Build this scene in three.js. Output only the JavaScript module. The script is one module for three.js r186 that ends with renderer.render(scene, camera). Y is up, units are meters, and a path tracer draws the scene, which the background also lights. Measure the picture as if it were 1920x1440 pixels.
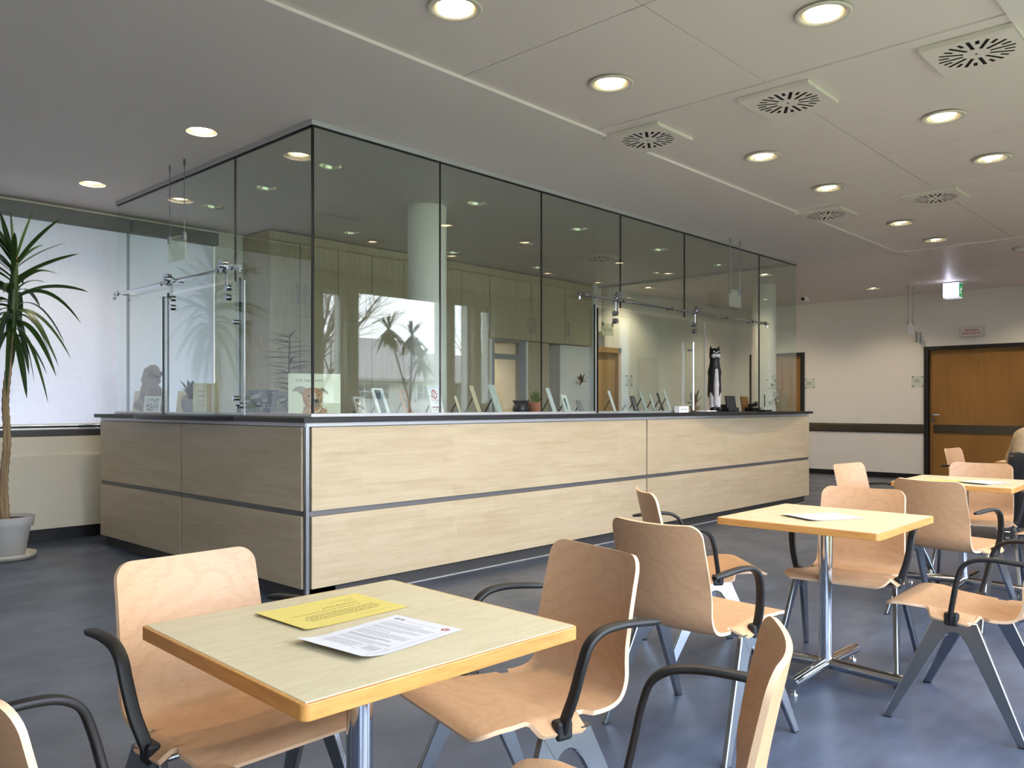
import * as THREE from 'three';
import { RoundedBoxGeometry } from 'three/addons/geometries/RoundedBoxGeometry.js';
import { mergeGeometries, mergeVertices, toCreasedNormals } from 'three/addons/utils/BufferGeometryUtils.js';
import { MarchingCubes } from 'three/addons/objects/MarchingCubes.js';

// ------------------------------------------------------------------ camera, sky, exposure
const scene = new THREE.Scene();
const F = 1541, EYE = 1.22, YAW = THREE.MathUtils.degToRad(43.05);
const camera = new THREE.PerspectiveCamera(2 * Math.atan(720 / F) * 180 / Math.PI, 1920 / 1440, 0.05, 300);
camera.position.set(0, EYE, 0);
camera.lookAt(Math.cos(YAW), EYE, -Math.sin(YAW));
camera.setViewOffset(1920, 1440, 0, -40, 1920, 1440);   // the horizon lies 40 px under the middle, uprights stay upright
camera.updateProjectionMatrix();
const renderer = new THREE.WebGLRenderer({ antialias: true });
renderer.toneMapping = THREE.LinearToneMapping;
renderer.toneMappingExposure = 1.16;
renderer.shadowMap.enabled = true;
renderer.shadowMap.type = THREE.PCFSoftShadowMap;

// ------------------------------------------------------------------ noise
let seed = 7;
const rnd = () => { seed |= 0; seed = seed + 0x6D2B79F5 | 0; let t = Math.imul(seed ^ seed >>> 15, 1 | seed); t = t + Math.imul(t ^ t >>> 7, 61 | t) ^ t; return ((t ^ t >>> 14) >>> 0) / 4294967296; };
const R = (a, b) => a + (b - a) * rnd();
const hash = (x, y, s) => { let h = Math.imul(x, 374761393) + Math.imul(y, 668265263) + Math.imul(s, 974634777) | 0; h = Math.imul(h ^ h >>> 13, 1274126177); return ((h ^ h >>> 16) >>> 0) / 4294967296; };
function vn(x, y, px, py, s) {                       // value noise that repeats after px, py cells
  const x0 = Math.floor(x), y0 = Math.floor(y), fx = x - x0, fy = y - y0, m = (a, n) => ((a % n) + n) % n;
  const u = fx * fx * (3 - 2 * fx), v = fy * fy * (3 - 2 * fy), a = m(x0, px), b = m(x0 + 1, px), c = m(y0, py), d = m(y0 + 1, py);
  return (hash(a, c, s) * (1 - u) + hash(b, c, s) * u) * (1 - v) + (hash(a, d, s) * (1 - u) + hash(b, d, s) * u) * v;
}
function fbm(u, v, cx, cy, oct, s) { let t = 0, a = 0.5, n = 0; for (let i = 0; i < oct; i++) { t += a * vn(u * cx, v * cy, cx, cy, s + i); n += a; a *= 0.5; cx *= 2; cy *= 2; } return t / n; }
const clamp = (x, a = 0, b = 1) => Math.min(b, Math.max(a, x));
const mix = (a, b, t) => a + (b - a) * t;

// the sky: pale blue with soft white cloud, the same all round
{
  const W = 256, H = 128, px = new Float32Array(W * H * 4);
  for (let j = 0; j < H; j++) for (let i = 0; i < W; i++) {
    const e = (j + 0.5) / H * Math.PI - Math.PI / 2, up = clamp(Math.sin(e));
    const cl = clamp((fbm(i / W, j / H, 8, 10, 5, 91) - 0.40) * 3.2), h = Math.pow(1 - up, 3);
    const c = [mix(mix(2.5, 4.5, h), 5.5, cl), mix(mix(3.4, 4.9, h), 5.6, cl), mix(mix(5.4, 5.8, h), 5.9, cl)];
    px.set([c[0], c[1], c[2], 1], (j * W + i) * 4);
  }
  const t = new THREE.DataTexture(px, W, H, THREE.RGBAFormat, THREE.FloatType);
  t.mapping = THREE.EquirectangularReflectionMapping; t.magFilter = t.minFilter = THREE.LinearFilter; t.wrapS = THREE.RepeatWrapping; t.needsUpdate = true;
  scene.background = t;
  scene.backgroundIntensity = 2.1;
}

// ------------------------------------------------------------------ textures and materials
function tex(w, h, sw, sh, fn, srgb = true) {        // fn(u, v) -> [r, g, b] 0..1; the picture is sw x sh metres
  const d = new Uint8Array(w * h * 4);
  for (let j = 0; j < h; j++) for (let i = 0; i < w; i++) { const c = fn(i / w, j / h); d.set([clamp(c[0]) * 255, clamp(c[1]) * 255, clamp(c[2]) * 255, 255], (j * w + i) * 4); }
  const t = new THREE.DataTexture(d, w, h); t.wrapS = t.wrapT = THREE.RepeatWrapping; t.magFilter = THREE.LinearFilter; t.minFilter = THREE.LinearMipmapLinearFilter; t.generateMipmaps = true;
  t.repeat.set(1 / sw, 1 / sh); if (srgb) t.colorSpace = THREE.SRGBColorSpace; t.needsUpdate = true; return t;
}
function canvasTex(w, h, draw) { const c = document.createElement('canvas'); c.width = w; c.height = h; draw(c.getContext('2d'), w, h); const t = new THREE.CanvasTexture(c); t.colorSpace = THREE.SRGBColorSpace; return t; }
const rgb = (r, g, b) => new THREE.Color().setRGB(r / 255, g / 255, b / 255, THREE.SRGBColorSpace);
const std = (c, roughness = 0.6, metalness = 0, more = {}) => new THREE.MeshStandardMaterial({ color: Array.isArray(c) ? rgb(...c) : c, roughness, metalness, ...more });
const phy = (c, more) => new THREE.MeshPhysicalMaterial({ color: Array.isArray(c) ? rgb(...c) : c, ...more });
const tint = (a, b, t) => a.map((x, i) => mix(x, b[i], t) / 255);

const mapleTex = tex(1024, 1024, 2.0, 1.0, (u, v) => {            // panels of the counter: long low strips with faint figure
  const row = Math.floor(v * 14), off = hash(row, 3, 5), strip = Math.floor((u + off) * 3), tone = hash(strip, row, 8);
  const g = fbm(u, v, 6, 90, 4, 11), fig = fbm(u, v, 10, 40, 3, 21), fl = fbm(u, v, 60, 120, 2, 31) > 0.74 ? 1 : 0;
  return tint([192, 175, 146], [166, 147, 115], clamp(0.18 + 0.28 * tone + 0.45 * (g - 0.5) + 0.5 * (fig - 0.5) + 0.16 * fl));
});
const beechTex = tex(1024, 1024, 0.62, 0.62, (u, v) => {          // plywood shells: cathedral figure
  const w = fbm(u, v, 3, 4, 4, 41), q = v * 9 + 5.0 * (w - 0.5) + 1.2 * Math.cos(2 * Math.PI * u);
  const ring = 0.5 + 0.5 * Math.sin(2 * Math.PI * q), fine = fbm(u, v, 30, 260, 2, 51), fl = fbm(u, v, 90, 160, 2, 61);
  return tint([198, 159, 122], [170, 128, 90], clamp(0.30 + 0.30 * Math.pow(ring, 3) * fbm(u, v, 4, 4, 2, 71) * 1.05 + 0.34 * (fine - 0.5) + 0.22 * (fl - 0.5)));
});
const tableTex = tex(1024, 1024, 0.8, 0.8, (u, v) => {
  const w = fbm(u, v, 3, 5, 4, 141), q = v * 7 + 6.0 * (w - 0.5), ring = Math.pow(Math.abs(Math.sin(Math.PI * q)), 14), fl = fbm(u, v, 70, 110, 2, 151);
  return tint([206, 195, 163], [181, 167, 129], clamp(0.22 + 0.35 * ring * fbm(u, v, 6, 6, 2, 161) + 0.5 * (fbm(u, v, 8, 60, 4, 171) - 0.5) + 0.25 * (fl - 0.5)));
});
const edgeTex = tex(512, 64, 0.8, 0.05, (u, v) => tint([204, 150, 84], [172, 116, 56], clamp(0.3 + 0.9 * (fbm(u, v, 20, 6, 4, 181) - 0.4))));
const doorTex = tex(512, 1024, 1.4, 2.2, (u, v) => tint([168, 122, 60], [132, 90, 36], clamp(0.4 + 0.45 * (fbm(u, v, 90, 4, 4, 191) - 0.5) + 0.5 * (fbm(u, v, 5, 3, 3, 196) - 0.5))));
const lightDoorTex = tex(256, 512, 1.0, 2.2, (u, v) => tint([205, 160, 100], [182, 134, 76], clamp(0.4 + 1.0 * (fbm(u, v, 60, 4, 4, 391) - 0.5))));
const cupTex = tex(512, 512, 1.2, 1.2, (u, v) => tint([196, 182, 152], [174, 158, 126], clamp(0.4 + 1.0 * (fbm(u, v, 70, 5, 4, 201) - 0.5))));
const floorTex = tex(1024, 1024, 3.0, 3.0, (u, v) => {            // linoleum: clouded, streaked, a few scuffs
  const a = fbm(u, v, 7, 9, 5, 211), b = fbm(u, v, 18, 60, 3, 221), g = hash(Math.floor(u * 1024), Math.floor(v * 1024), 7), s = Math.pow(1 - Math.abs(fbm(u, v, 4, 5, 3, 231) - 0.5) * 2, 40) * fbm(u, v, 12, 12, 2, 241);
  return tint([50, 58, 72], [94, 104, 124], clamp(0.44 + 0.85 * (a - 0.5) + 0.35 * (b - 0.5) + 0.26 * (g - 0.5) + 0.2 * s));
});
const floorRough = tex(512, 512, 2.2, 2.2, (u, v) => { const r = 0.36 + 0.25 * (fbm(u, v, 8, 8, 4, 251) - 0.5); return [0, r, 0]; }, false);
const plasterBump = tex(512, 512, 0.6, 0.6, (u, v) => { const n = fbm(u, v, 90, 90, 2, 261); return [n, n, n]; }, false);
const blindTex = tex(1024, 1024, 0.9, 0.9, (u, v) => { const n = 0.5 * fbm(u, v, 20, 300, 2, 271) + 0.5 * fbm(u, v, 300, 20, 2, 281), k = 0.88 + 0.05 * (n - 0.5); return [k, k, k * 1.02]; });
const barkTex = tex(256, 512, 0.25, 0.5, (u, v) => tint([176, 152, 116], [96, 76, 54], clamp(0.35 + 1.4 * (fbm(u, v, 4, 22, 4, 291) - 0.5))));
const clothTex = tex(256, 256, 0.3, 0.3, (u, v) => tint([176, 156, 128], [146, 126, 100], clamp(0.5 + 1.2 * (fbm(u, v, 40, 40, 3, 301) - 0.5))));
const roofTex = tex(256, 256, 2, 2, (u, v) => tint([186, 178, 170], [150, 142, 136], clamp(0.4 + 0.8 * (fbm(u, v, 20, 20, 3, 311) - 0.5))));
const grassTex = tex(256, 256, 4, 4, (u, v) => tint([120, 128, 84], [86, 96, 60], fbm(u, v, 24, 24, 4, 321)));

const M = {
  wall: std([234, 228, 217], 0.85, 0, { bumpMap: plasterBump, bumpScale: 0.0006 }),
  cream: std([222, 206, 168], 0.8), ceil: std([232, 219, 216], 0.42), plaster: std([230, 218, 215], 0.6), slab: std([120, 118, 115], 0.9),
  floor: new THREE.MeshStandardMaterial({ map: floorTex, roughnessMap: floorRough, roughness: 1 }),
  base: std([22, 22, 24], 0.5), dark: std([26, 25, 25], 0.55), rubber: std([14, 14, 15], 0.7), frameDark: std([62, 60, 58], 0.5), frameGrey: std([150, 152, 155], 0.4, 0.3), frameWin: std([206, 200, 188], 0.6),
  maple: new THREE.MeshStandardMaterial({ map: mapleTex, roughness: 0.42 }), beech: phy([255, 255, 255], { map: beechTex, roughness: 0.46 }),
  edge: std([218, 182, 146], 0.5), tabletop: new THREE.MeshStandardMaterial({ map: tableTex, roughness: 0.36 }), tableEdge: new THREE.MeshStandardMaterial({ map: edgeTex, roughness: 0.42 }),
  door: new THREE.MeshStandardMaterial({ map: doorTex, roughness: 0.5 }), lightDoor: new THREE.MeshStandardMaterial({ map: lightDoorTex, roughness: 0.5 }), cup: new THREE.MeshStandardMaterial({ map: cupTex, roughness: 0.5 }),
  channel: std([112, 111, 112], 0.45, 0.5), cassette: std([124, 123, 122], 0.55), radiator: std([206, 199, 180], 0.7), alu: std([188, 188, 190], 0.4, 0.4), steel: std([150, 152, 156], 0.28, 1), chrome: std([206, 210, 216], 0.09, 1), legAlu: std([150, 156, 164], 0.24, 1), band: std([120, 112, 98], 0.32, 1), handrailEdge: std([40, 38, 36], 0.5),
  black: std([15, 15, 16], 0.55), stone: std([24, 24, 27], 0.5), trim: std([214, 206, 194], 0.5), slot: std([12, 11, 11], 0.9),
  glass: phy([245, 249, 247], { transmission: 1, thickness: 0, roughness: 0, ior: 1.52, side: THREE.DoubleSide }),
  sheet: phy([249, 252, 250], { transmission: 1, thickness: 0, roughness: 0, ior: 1.5, side: THREE.DoubleSide }),
  winGlass: phy([250, 252, 252], { transmission: 1, thickness: 0, roughness: 0, ior: 1.5, side: THREE.DoubleSide }),
  frosted: phy([214, 224, 230], { transmission: 0.3, thickness: 0, roughness: 1, side: THREE.DoubleSide }),
  blind: phy([236, 236, 244], { map: blindTex, transmission: 0.24, thickness: 0, roughness: 1, side: THREE.DoubleSide }),
  lamp: new THREE.MeshStandardMaterial({ color: 0xffffff, emissive: rgb(255, 232, 192), emissiveIntensity: 11 }), reflector: std([240, 234, 220], 0.2, 1), leaf: phy([50, 76, 30], { roughness: 0.45, transmission: 0.18, thickness: 0, side: THREE.DoubleSide }),
  leafDark: phy([46, 66, 34], { roughness: 0.5, transmission: 0.12, thickness: 0, side: THREE.DoubleSide }), bark: new THREE.MeshStandardMaterial({ map: barkTex, roughness: 0.9 }), soil: std([58, 40, 28], 1), potGrey: std([176, 174, 170], 0.6), saucer: std([206, 198, 180], 0.6),
  terracotta: std([176, 104, 74], 0.8), white: std([236, 236, 232], 0.5), paper: std([240, 240, 244], 0.8, 0, { side: THREE.DoubleSide }), twig: std([104, 92, 80], 0.9), houseWall: std([232, 230, 224], 0.9), roof: new THREE.MeshStandardMaterial({ map: roofTex, roughness: 0.9 }), grass: new THREE.MeshStandardMaterial({ map: grassTex, roughness: 1 }),
};

// ------------------------------------------------------------------ helpers
function metreUV(g, swap = false) {
  if (g.index) { const n = g.toNonIndexed(); n.computeBoundingBox(); g = n; }
  const p = g.attributes.position, n = g.attributes.normal, uv = new Float32Array(p.count * 2);
  for (let i = 0; i < p.count; i++) {
    const ax = Math.abs(n.getX(i)), ay = Math.abs(n.getY(i)), az = Math.abs(n.getZ(i));
    let a, b; if (ay >= ax && ay >= az) { a = p.getX(i); b = p.getZ(i); } else if (ax > az) { a = p.getZ(i); b = p.getY(i); } else { a = p.getX(i); b = p.getY(i); }
    uv[2 * i] = swap ? b : a; uv[2 * i + 1] = swap ? a : b;
  }
  g.setAttribute('uv', new THREE.BufferAttribute(uv, 2)); return g;
}
const box = (x0, x1, y0, y1, z0, z1, r = 0, swap = false) => {
  const w = Math.abs(x1 - x0), h = Math.abs(y1 - y0), d = Math.abs(z1 - z0);
  const g = r ? new RoundedBoxGeometry(w, h, d, 2, Math.min(r, w / 2.01, h / 2.01, d / 2.01)) : new THREE.BoxGeometry(w, h, d);
  g.translate((x0 + x1) / 2, (y0 + y1) / 2, (z0 + z1) / 2); return metreUV(g, swap);
};
const cyl = (r0, r1, h, x, y, z, n = 24) => { const g = new THREE.CylinderGeometry(r0, r1, h, n); g.translate(x, y + h / 2, z); return g.toNonIndexed(); };
function rod(a, b, r, n = 12, r2 = r) {
  const A = new THREE.Vector3(...a), B = new THREE.Vector3(...b), d = B.clone().sub(A), g = new THREE.CylinderGeometry(r2, r, d.length(), n);
  g.applyQuaternion(new THREE.Quaternion().setFromUnitVectors(new THREE.Vector3(0, 1, 0), d.clone().normalize())); g.translate((A.x + B.x) / 2, (A.y + B.y) / 2, (A.z + B.z) / 2); return g.toNonIndexed();
}
const lathe = (pts, n = 32) => new THREE.LatheGeometry(pts.map(([r, y]) => new THREE.Vector2(r, y)), n).toNonIndexed();
const merge = (gs) => gs.length === 1 ? gs[0] : mergeGeometries(gs.map((g) => { const q = g.index ? g.toNonIndexed() : g; for (const k of Object.keys(q.attributes)) if (!['position', 'normal', 'uv'].includes(k)) q.deleteAttribute(k); if (!q.attributes.uv) q.setAttribute('uv', new THREE.BufferAttribute(new Float32Array(q.attributes.position.count * 2), 2)); return q; }));
const taken = {};
const numbered = (n) => { const k = taken[n] = (taken[n] ?? -1) + 1; return k ? n + '_' + String(k).padStart(3, '0') : n; };
function mesh(name, gs, m, parent) { const o = new THREE.Mesh(merge([].concat(gs)), m); o.name = parent ? name : numbered(name); o.castShadow = o.receiveShadow = true; (parent ?? scene).add(o); return o; }
function thing(name, label, category, [x, y, z] = [0, 0, 0], turn = 0, group) { const o = new THREE.Group(); o.name = numbered(name); scene.add(o); o.position.set(x, y, z); o.rotation.y = turn; o.userData = { label, category }; if (group) o.userData.group = group; return o; }
function tag(o, label, category, group) { Object.assign(o.userData, { label, category }); if (group) o.userData.group = group; return o; }
function struct(name, label, category) { const o = new THREE.Group(); o.name = numbered(name); scene.add(o); o.userData = { kind: 'structure', label, category }; return o; }
function dup(root, [x, y, z], turn, label, group) { const r = root.clone(); r.name = numbered(root.name.replace(/_\d{3}$/, '')); r.userData = { ...root.userData }; scene.add(r); r.position.set(x, y, z); r.rotation.y = turn; if (label) r.userData.label = label; if (group) r.userData.group = group; return r; }
const cosY = Math.cos(YAW), sinY = Math.sin(YAW);
function ray(px, py) { const k = (px - 960) / F; return [cosY + sinY * k, (760 - py) / F, -(sinY - cosY * k)]; }
const onZ = (px, py, Z) => { const r = ray(px, py), d = Z / r[2]; return [r[0] * d, EYE + r[1] * d, Z]; };
const onX = (px, py, X) => { const r = ray(px, py), d = X / r[0]; return [X, EYE + r[1] * d, r[2] * d]; };
const onY = (px, py, Y) => { const r = ray(px, py), d = (Y - EYE) / r[1]; return [r[0] * d, Y, r[2] * d]; };
function gridSurface(rows, cols, fn, closed = false) {           // fn(i, j) -> [x, y, z, u, v]
  const p = [], uv = [], ix = [];
  for (let i = 0; i < rows; i++) for (let j = 0; j < cols; j++) { const q = fn(i, j); p.push(q[0], q[1], q[2]); uv.push(q[3] ?? j / (cols - 1), q[4] ?? i / (rows - 1)); }
  for (let i = 0; i < rows - 1; i++) for (let j = 0; j < cols - 1; j++) { const a = i * cols + j, b = a + 1, c = a + cols, d = c + 1; ix.push(a, c, b, b, c, d); }
  const g = new THREE.BufferGeometry(); g.setAttribute('position', new THREE.Float32BufferAttribute(p, 3)); g.setAttribute('uv', new THREE.Float32BufferAttribute(uv, 2)); g.setIndex(ix); g.computeVertexNormals(); return g;
}
function flip(g) { const ix = g.index.array; for (let i = 0; i < ix.length; i += 3) { const t = ix[i]; ix[i] = ix[i + 1]; ix[i + 1] = t; } g.computeVertexNormals(); return g; }

// ================================================================== the room
const CEIL = 3.05, ZB = -8.13, ZF = 0.42, XR = 14.5, XL = -2.3, ZH = -7.7;
{ const s = struct('floor', 'dark blue-grey linoleum floor of the waiting room', 'floor'); mesh('linoleum', box(XL - 0.3, XR + 0.3, -0.25, 0, -10.7, ZF + 0.3), M.floor, s); }
// ceiling: metal panels over the tables, smooth plaster round them, a slab above
const lit = []; for (const z of [-1.56, -2.78]) for (const x of [2.59, 3.80, 5.68, 6.88, 8.70, 9.85]) lit.push([x, z]);
lit.push([2.59, -5.25], [2.59, -7.15], [13.26, -4.65], [10.84, -5.28], [10.81, -7.19], [13.2, -6.6], [13.4, -2.5], [13.4, -0.7], [11.6, -0.9]);
const unlit = [[3.64, -5.28], [3.64, -6.2], [3.64, -7.14], [5.2, -5.28], [5.2, -7.16], [6.69, -5.29], [8.22, -5.3], [9.64, -5.3], [6.7, -7.19], [8.19, -7.16], [9.64, -6.24]];
const HOLE = 0.098;
{
  const s = struct('ceiling', 'white ceiling of metal panels and smooth plaster with recessed lamps', 'ceiling');
  mesh('ceiling_slab', box(XL - 0.3, XR + 0.3, 3.3, 3.5, -10.7, ZF + 0.3), M.slab, s);
  const holes = [...lit, ...unlit];
  const vents = [[4.72, -1.14], [4.72, -2.15], [4.73, -3.15], [7.78, -2.2], [7.77, -3.16], [8.17, -6.14]];
  const panel = (name, x0, x1, z0, z1, y, m, gap) => {
    const sh = new THREE.Shape(); sh.moveTo(x0 + gap, -(z0 + gap)); sh.lineTo(x1 - gap, -(z0 + gap)); sh.lineTo(x1 - gap, -(z1 - gap)); sh.lineTo(x0 + gap, -(z1 - gap)); sh.closePath();
    for (const [x, z] of holes) if (x > x0 && x < x1 && z > z0 && z < z1) { const h = new THREE.Path(); h.absarc(x, -z, HOLE, 0, Math.PI * 2, true); sh.holes.push(h); }
    const g = new THREE.ExtrudeGeometry(sh, { depth: 0.02, bevelEnabled: false, curveSegments: 20 }); g.rotateX(-Math.PI / 2); g.translate(0, y, 0);
    mesh(name, metreUV(g), m, s);
  };
  const xs = [0.72, 1.95, 3.17, 4.40, 5.06, 6.27, 7.45, 8.05, 9.2, 10.35], zs = [-3.335, -2.14, -0.93];
  for (let i = 0; i < xs.length - 1; i++) for (let k = 0; k < 2; k++) {
    const strip = (xs[i] === 4.40 || xs[i] === 7.45);
    if (strip && k) continue;
    panel('metal_panel', xs[i], xs[i + 1], strip ? zs[0] : zs[k], strip ? zs[2] : zs[k + 1], CEIL + (strip ? 0.004 : 0.009), M.ceil, 0.0035);
  }
  const y = CEIL - 0.01;
  panel('plaster_field', XL - 0.3, 10.35, -10.7, -3.335, y, M.plaster, 0); panel('plaster_field', XL - 0.3, 0.72, -3.335, -0.93, y, M.plaster, 0); panel('plaster_field', XL - 0.3, 10.35, -0.93, ZF + 0.3, y, M.plaster, 0);
  panel('metal_panel', 10.35, 12.3, -3.335, ZF + 0.3, CEIL, M.ceil, 0.003); panel('metal_panel', 12.3, XR + 0.3, -3.335, ZF + 0.3, CEIL, M.ceil, 0.003);
  panel('metal_panel', 10.35, 12.3, -10.7, -3.335, CEIL, M.ceil, 0.001); panel('metal_panel', 12.3, XR + 0.3, -10.7, -3.335, CEIL, M.ceil, 0.001);
  // air outlets
  const plate = new THREE.Shape(); const q = 0.215; plate.moveTo(-q, -q); plate.lineTo(q, -q); plate.lineTo(q, q); plate.lineTo(-q, q); plate.closePath();
  for (let k = 0; k < 24; k++) {
    const a = k / 24 * Math.PI * 2, r0 = k % 2 ? 0.125 : 0.062, r1 = k % 2 ? 0.172 : 0.178, w = 0.0095, c = Math.cos(a), sn = Math.sin(a), h = new THREE.Path();
    h.moveTo(c * r0 - sn * w, sn * r0 + c * w); h.lineTo(c * r1 - sn * w, sn * r1 + c * w); h.lineTo(c * r1 + sn * w, sn * r1 - c * w); h.lineTo(c * r0 + sn * w, sn * r0 - c * w); h.closePath(); plate.holes.push(h);
  }
  const pg = new THREE.ExtrudeGeometry(plate, { depth: 0.0015, bevelEnabled: false }); pg.rotateX(-Math.PI / 2);
  const v0 = thing('air_outlet', 'square slotted ceiling air outlet, one of the row of three', 'air vent', [0, 0, 0], 0, 'air outlets in the ceiling');
  mesh('face_plate', pg, M.ceil, v0);
  mesh('rim', [box(-0.218, 0.218, 0.0, 0.024, -0.218, -0.212), box(-0.218, 0.218, 0.0, 0.024, 0.212, 0.218), box(-0.218, -0.212, 0.0, 0.024, -0.212, 0.212), box(0.212, 0.218, 0.0, 0.024, -0.212, 0.212)], M.trim, v0);
  mesh('dark_plenum', box(-0.2, 0.2, 0.004, 0.02, -0.2, 0.2), M.slot, v0); mesh('centre_screw', cyl(0.005, 0.005, 0.003, 0, -0.003, 0, 10), M.slot, v0);
  vents.forEach(([x, z], i) => i ? dup(v0, [x, CEIL - 0.022, z], 0, x > 8 ? 'square ceiling air outlet with radial slots inside the glass booth' : x > 7 ? 'square slotted ceiling air outlet, one of the pair' : undefined) : v0.position.set(x, CEIL - 0.022, z));
}
// recessed lamps
function downlight(on) {
  const o = thing('ceiling_downlight', on ? 'round recessed ceiling downlight glowing warm white' : 'unlit round chrome downlight in the booth ceiling', 'ceiling lamp', [0, 0, 0], 0, on ? 'lit ceiling downlights' : 'unlit downlights of the booth');
  mesh('trim_ring', lathe([[0.096, 0.004], [0.102, -0.006], [0.121, -0.009], [0.128, -0.004], [0.128, 0.0], [0.1, 0.006]]), M.trim, o);
  mesh('reflector', lathe([[0.096, 0.0], [0.09, 0.03], [0.078, 0.065], [0.055, 0.1], [0.0, 0.115]]), M.reflector, o);
  const bulb = new THREE.SphereGeometry(0.07, 24, 14); bulb.scale(1, 0.45, 1); bulb.translate(0, 0.034, 0);
  mesh('bulb', bulb, on ? M.lamp : std([225, 228, 230], 0.15), o);
  return o;
}
{
  const a = downlight(true), b = downlight(false);
  lit.forEach(([x, z], i) => {
    const o = i ? dup(a, [x, CEIL, z], 0) : a; o.position.set(x, CEIL, z);
    const own = { '2.59,-5.25': 'lit ceiling downlight beside the booth, between its corner and the hanging sign', '2.59,-7.15': 'lit ceiling downlight above the tall potted yucca', '13.26,-4.65': 'lit ceiling downlight between the security camera and the hanging sign', '10.84,-5.28': 'lit ceiling downlight just behind the end pane of the booth', '10.81,-7.19': 'lit ceiling downlight before the light wooden door', '13.2,-6.6': 'lit ceiling downlight before the narrow brown door' }[x + ',' + z]; if (own) o.userData.label = own;
  });
  unlit.forEach(([x, z], i) => { (i ? dup(b, [x, CEIL, z], 0) : b).position.set(x, CEIL, z); });
  for (const [x, z] of lit) {
    const l = new THREE.SpotLight(rgb(255, 234, 205), 4.6, 0, 1.2, 0.4, 2); l.name = 'lamp_light'; l.position.set(x, CEIL - 0.012, z); l.target.position.set(x, 0, z); l.castShadow = true; l.shadow.radius = 3.5; scene.add(l, l.target);
  }
}
// walls
const WT = 0.3;
function wallX(o, x0, x1, z0, z1, m, openings) {       // a wall along x with openings [x0, x1, y0, y1]
  const cuts = [...openings].sort((a, b) => a[0] - b[0]); const gs = []; let x = x0;
  for (const [a, b, c, d] of cuts) { if (a > x) gs.push(box(x, a, 0, CEIL, z0, z1)); if (c > 0) gs.push(box(a, b, 0, c, z0, z1)); if (d < CEIL) gs.push(box(a, b, d, CEIL, z0, z1)); x = b; }
  if (x < x1) gs.push(box(x, x1, 0, CEIL, z0, z1)); return mesh('wall_face', gs, m, o);
}
const frontWindows = [[-0.35, 0.68, 0.12, 2.96], [0.8, 2.55, 0.12, 2.96], [2.65, 4.4, 0.12, 2.96], [4.5, 6.05, 0.12, 2.96], [6.37, 6.75, 1.2, 2.80], [6.95, 8.62, 0.95, 2.865], [8.79, 9.2, 0.95, 2.865], [9.37, 9.68, 1.2, 2.80], [13.06, 13.6, 0.05, 2.95]];
const backWindow = [-1.6, 4.17, 1.0, 2.985];
{ const s = struct('wall_front', 'beige window wall along the tables', 'wall'); wallX(s, XL - WT, XR + WT, ZF, ZF + WT, M.frameWin, frontWindows); }
{ const s = struct('wall_back', 'pale wall with the wide blind-covered window behind the yucca', 'wall'); wallX(s, XL - WT, 9.95, ZB - WT, ZB, M.wall, [backWindow, [7.75, 8.42, 0, 2.1]]); }
{ const s = struct('wall_left', 'plain pale end wall of the waiting room', 'wall'); mesh('wall_face', box(XL - WT, XL, 0, CEIL, ZB, ZF), M.wall, s); }
{ const s = struct('wall_right', 'white end wall with the wide brown door', 'wall'); mesh('wall_face', [box(XR, XR + WT, 0, CEIL, -2.75, ZF), box(XR, XR + WT, 2.13, CEIL, -4.2, -2.75), box(XR, XR + WT, 0, CEIL, -6.36, -4.2), box(XR, XR + WT, 2.13, CEIL, -7.28, -6.36), box(XR, XR + WT, 0, CEIL, ZH - WT, -7.28)], M.wall, s); }
{ const s = struct('wall_hall', 'white hall wall behind the far end of the glass booth', 'wall'); wallX(s, 9.95, XR + WT, ZH - WT, ZH, M.wall, [[9.99, 10.74, 0, 2.1]]); mesh('wall_return', box(9.95, 10.05, 0, CEIL, ZB - WT, ZH - WT), M.wall, s); }
{ const s = struct('wall_corridor', 'cream corridor walls behind the booth cupboards', 'wall'); mesh('wall_face', [box(7.0, 10.2, 0, CEIL, -10.6, -10.4), box(6.9, 7.0, 0, CEIL, -10.6, ZB - WT), box(8.45, 8.5, 0, CEIL, -10.4, -9.4), box(10.1, 10.2, 0, CEIL, -10.4, ZB - WT)], M.cream, s); }
{ const s = struct('baseboard_back', 'black baseboard under the blind-covered window', 'baseboard'); mesh('strip', box(XL, 4.4, 0, 0.11, ZB, ZB + 0.02), M.base, s); }
{ const s = struct('baseboard_right', 'black baseboard of the white end wall', 'baseboard'); mesh('strip', [box(XR - 0.018, XR, 0, 0.085, -6.32, -4.27), box(XR - 0.018, XR, 0, 0.085, ZH, -7.35), box(XR - 0.018, XR, 0, 0.085, -2.68, ZF)], M.base, s); }
{ const s = struct('baseboard_hall', 'black baseboard of the hall wall', 'baseboard'); mesh('strip', box(10.8, XR - 0.02, 0, 0.085, ZH, ZH + 0.018), M.base, s); }
{ const s = struct('trim_1', 'brushed metal bumper rail along the white end wall', 'rail'); mesh('metal_rail', [box(XR - 0.022, XR, 0.77, 0.895, -6.3, -4.28, 0.006), box(XR - 0.022, XR, 0.77, 0.895, -2.66, ZF, 0.006)], M.band, s); mesh('dark_edge', [box(XR - 0.014, XR, 0.895, 0.907, -6.3, -4.28), box(XR - 0.014, XR, 0.758, 0.77, -6.3, -4.28)], M.handrailEdge, s); }
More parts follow.
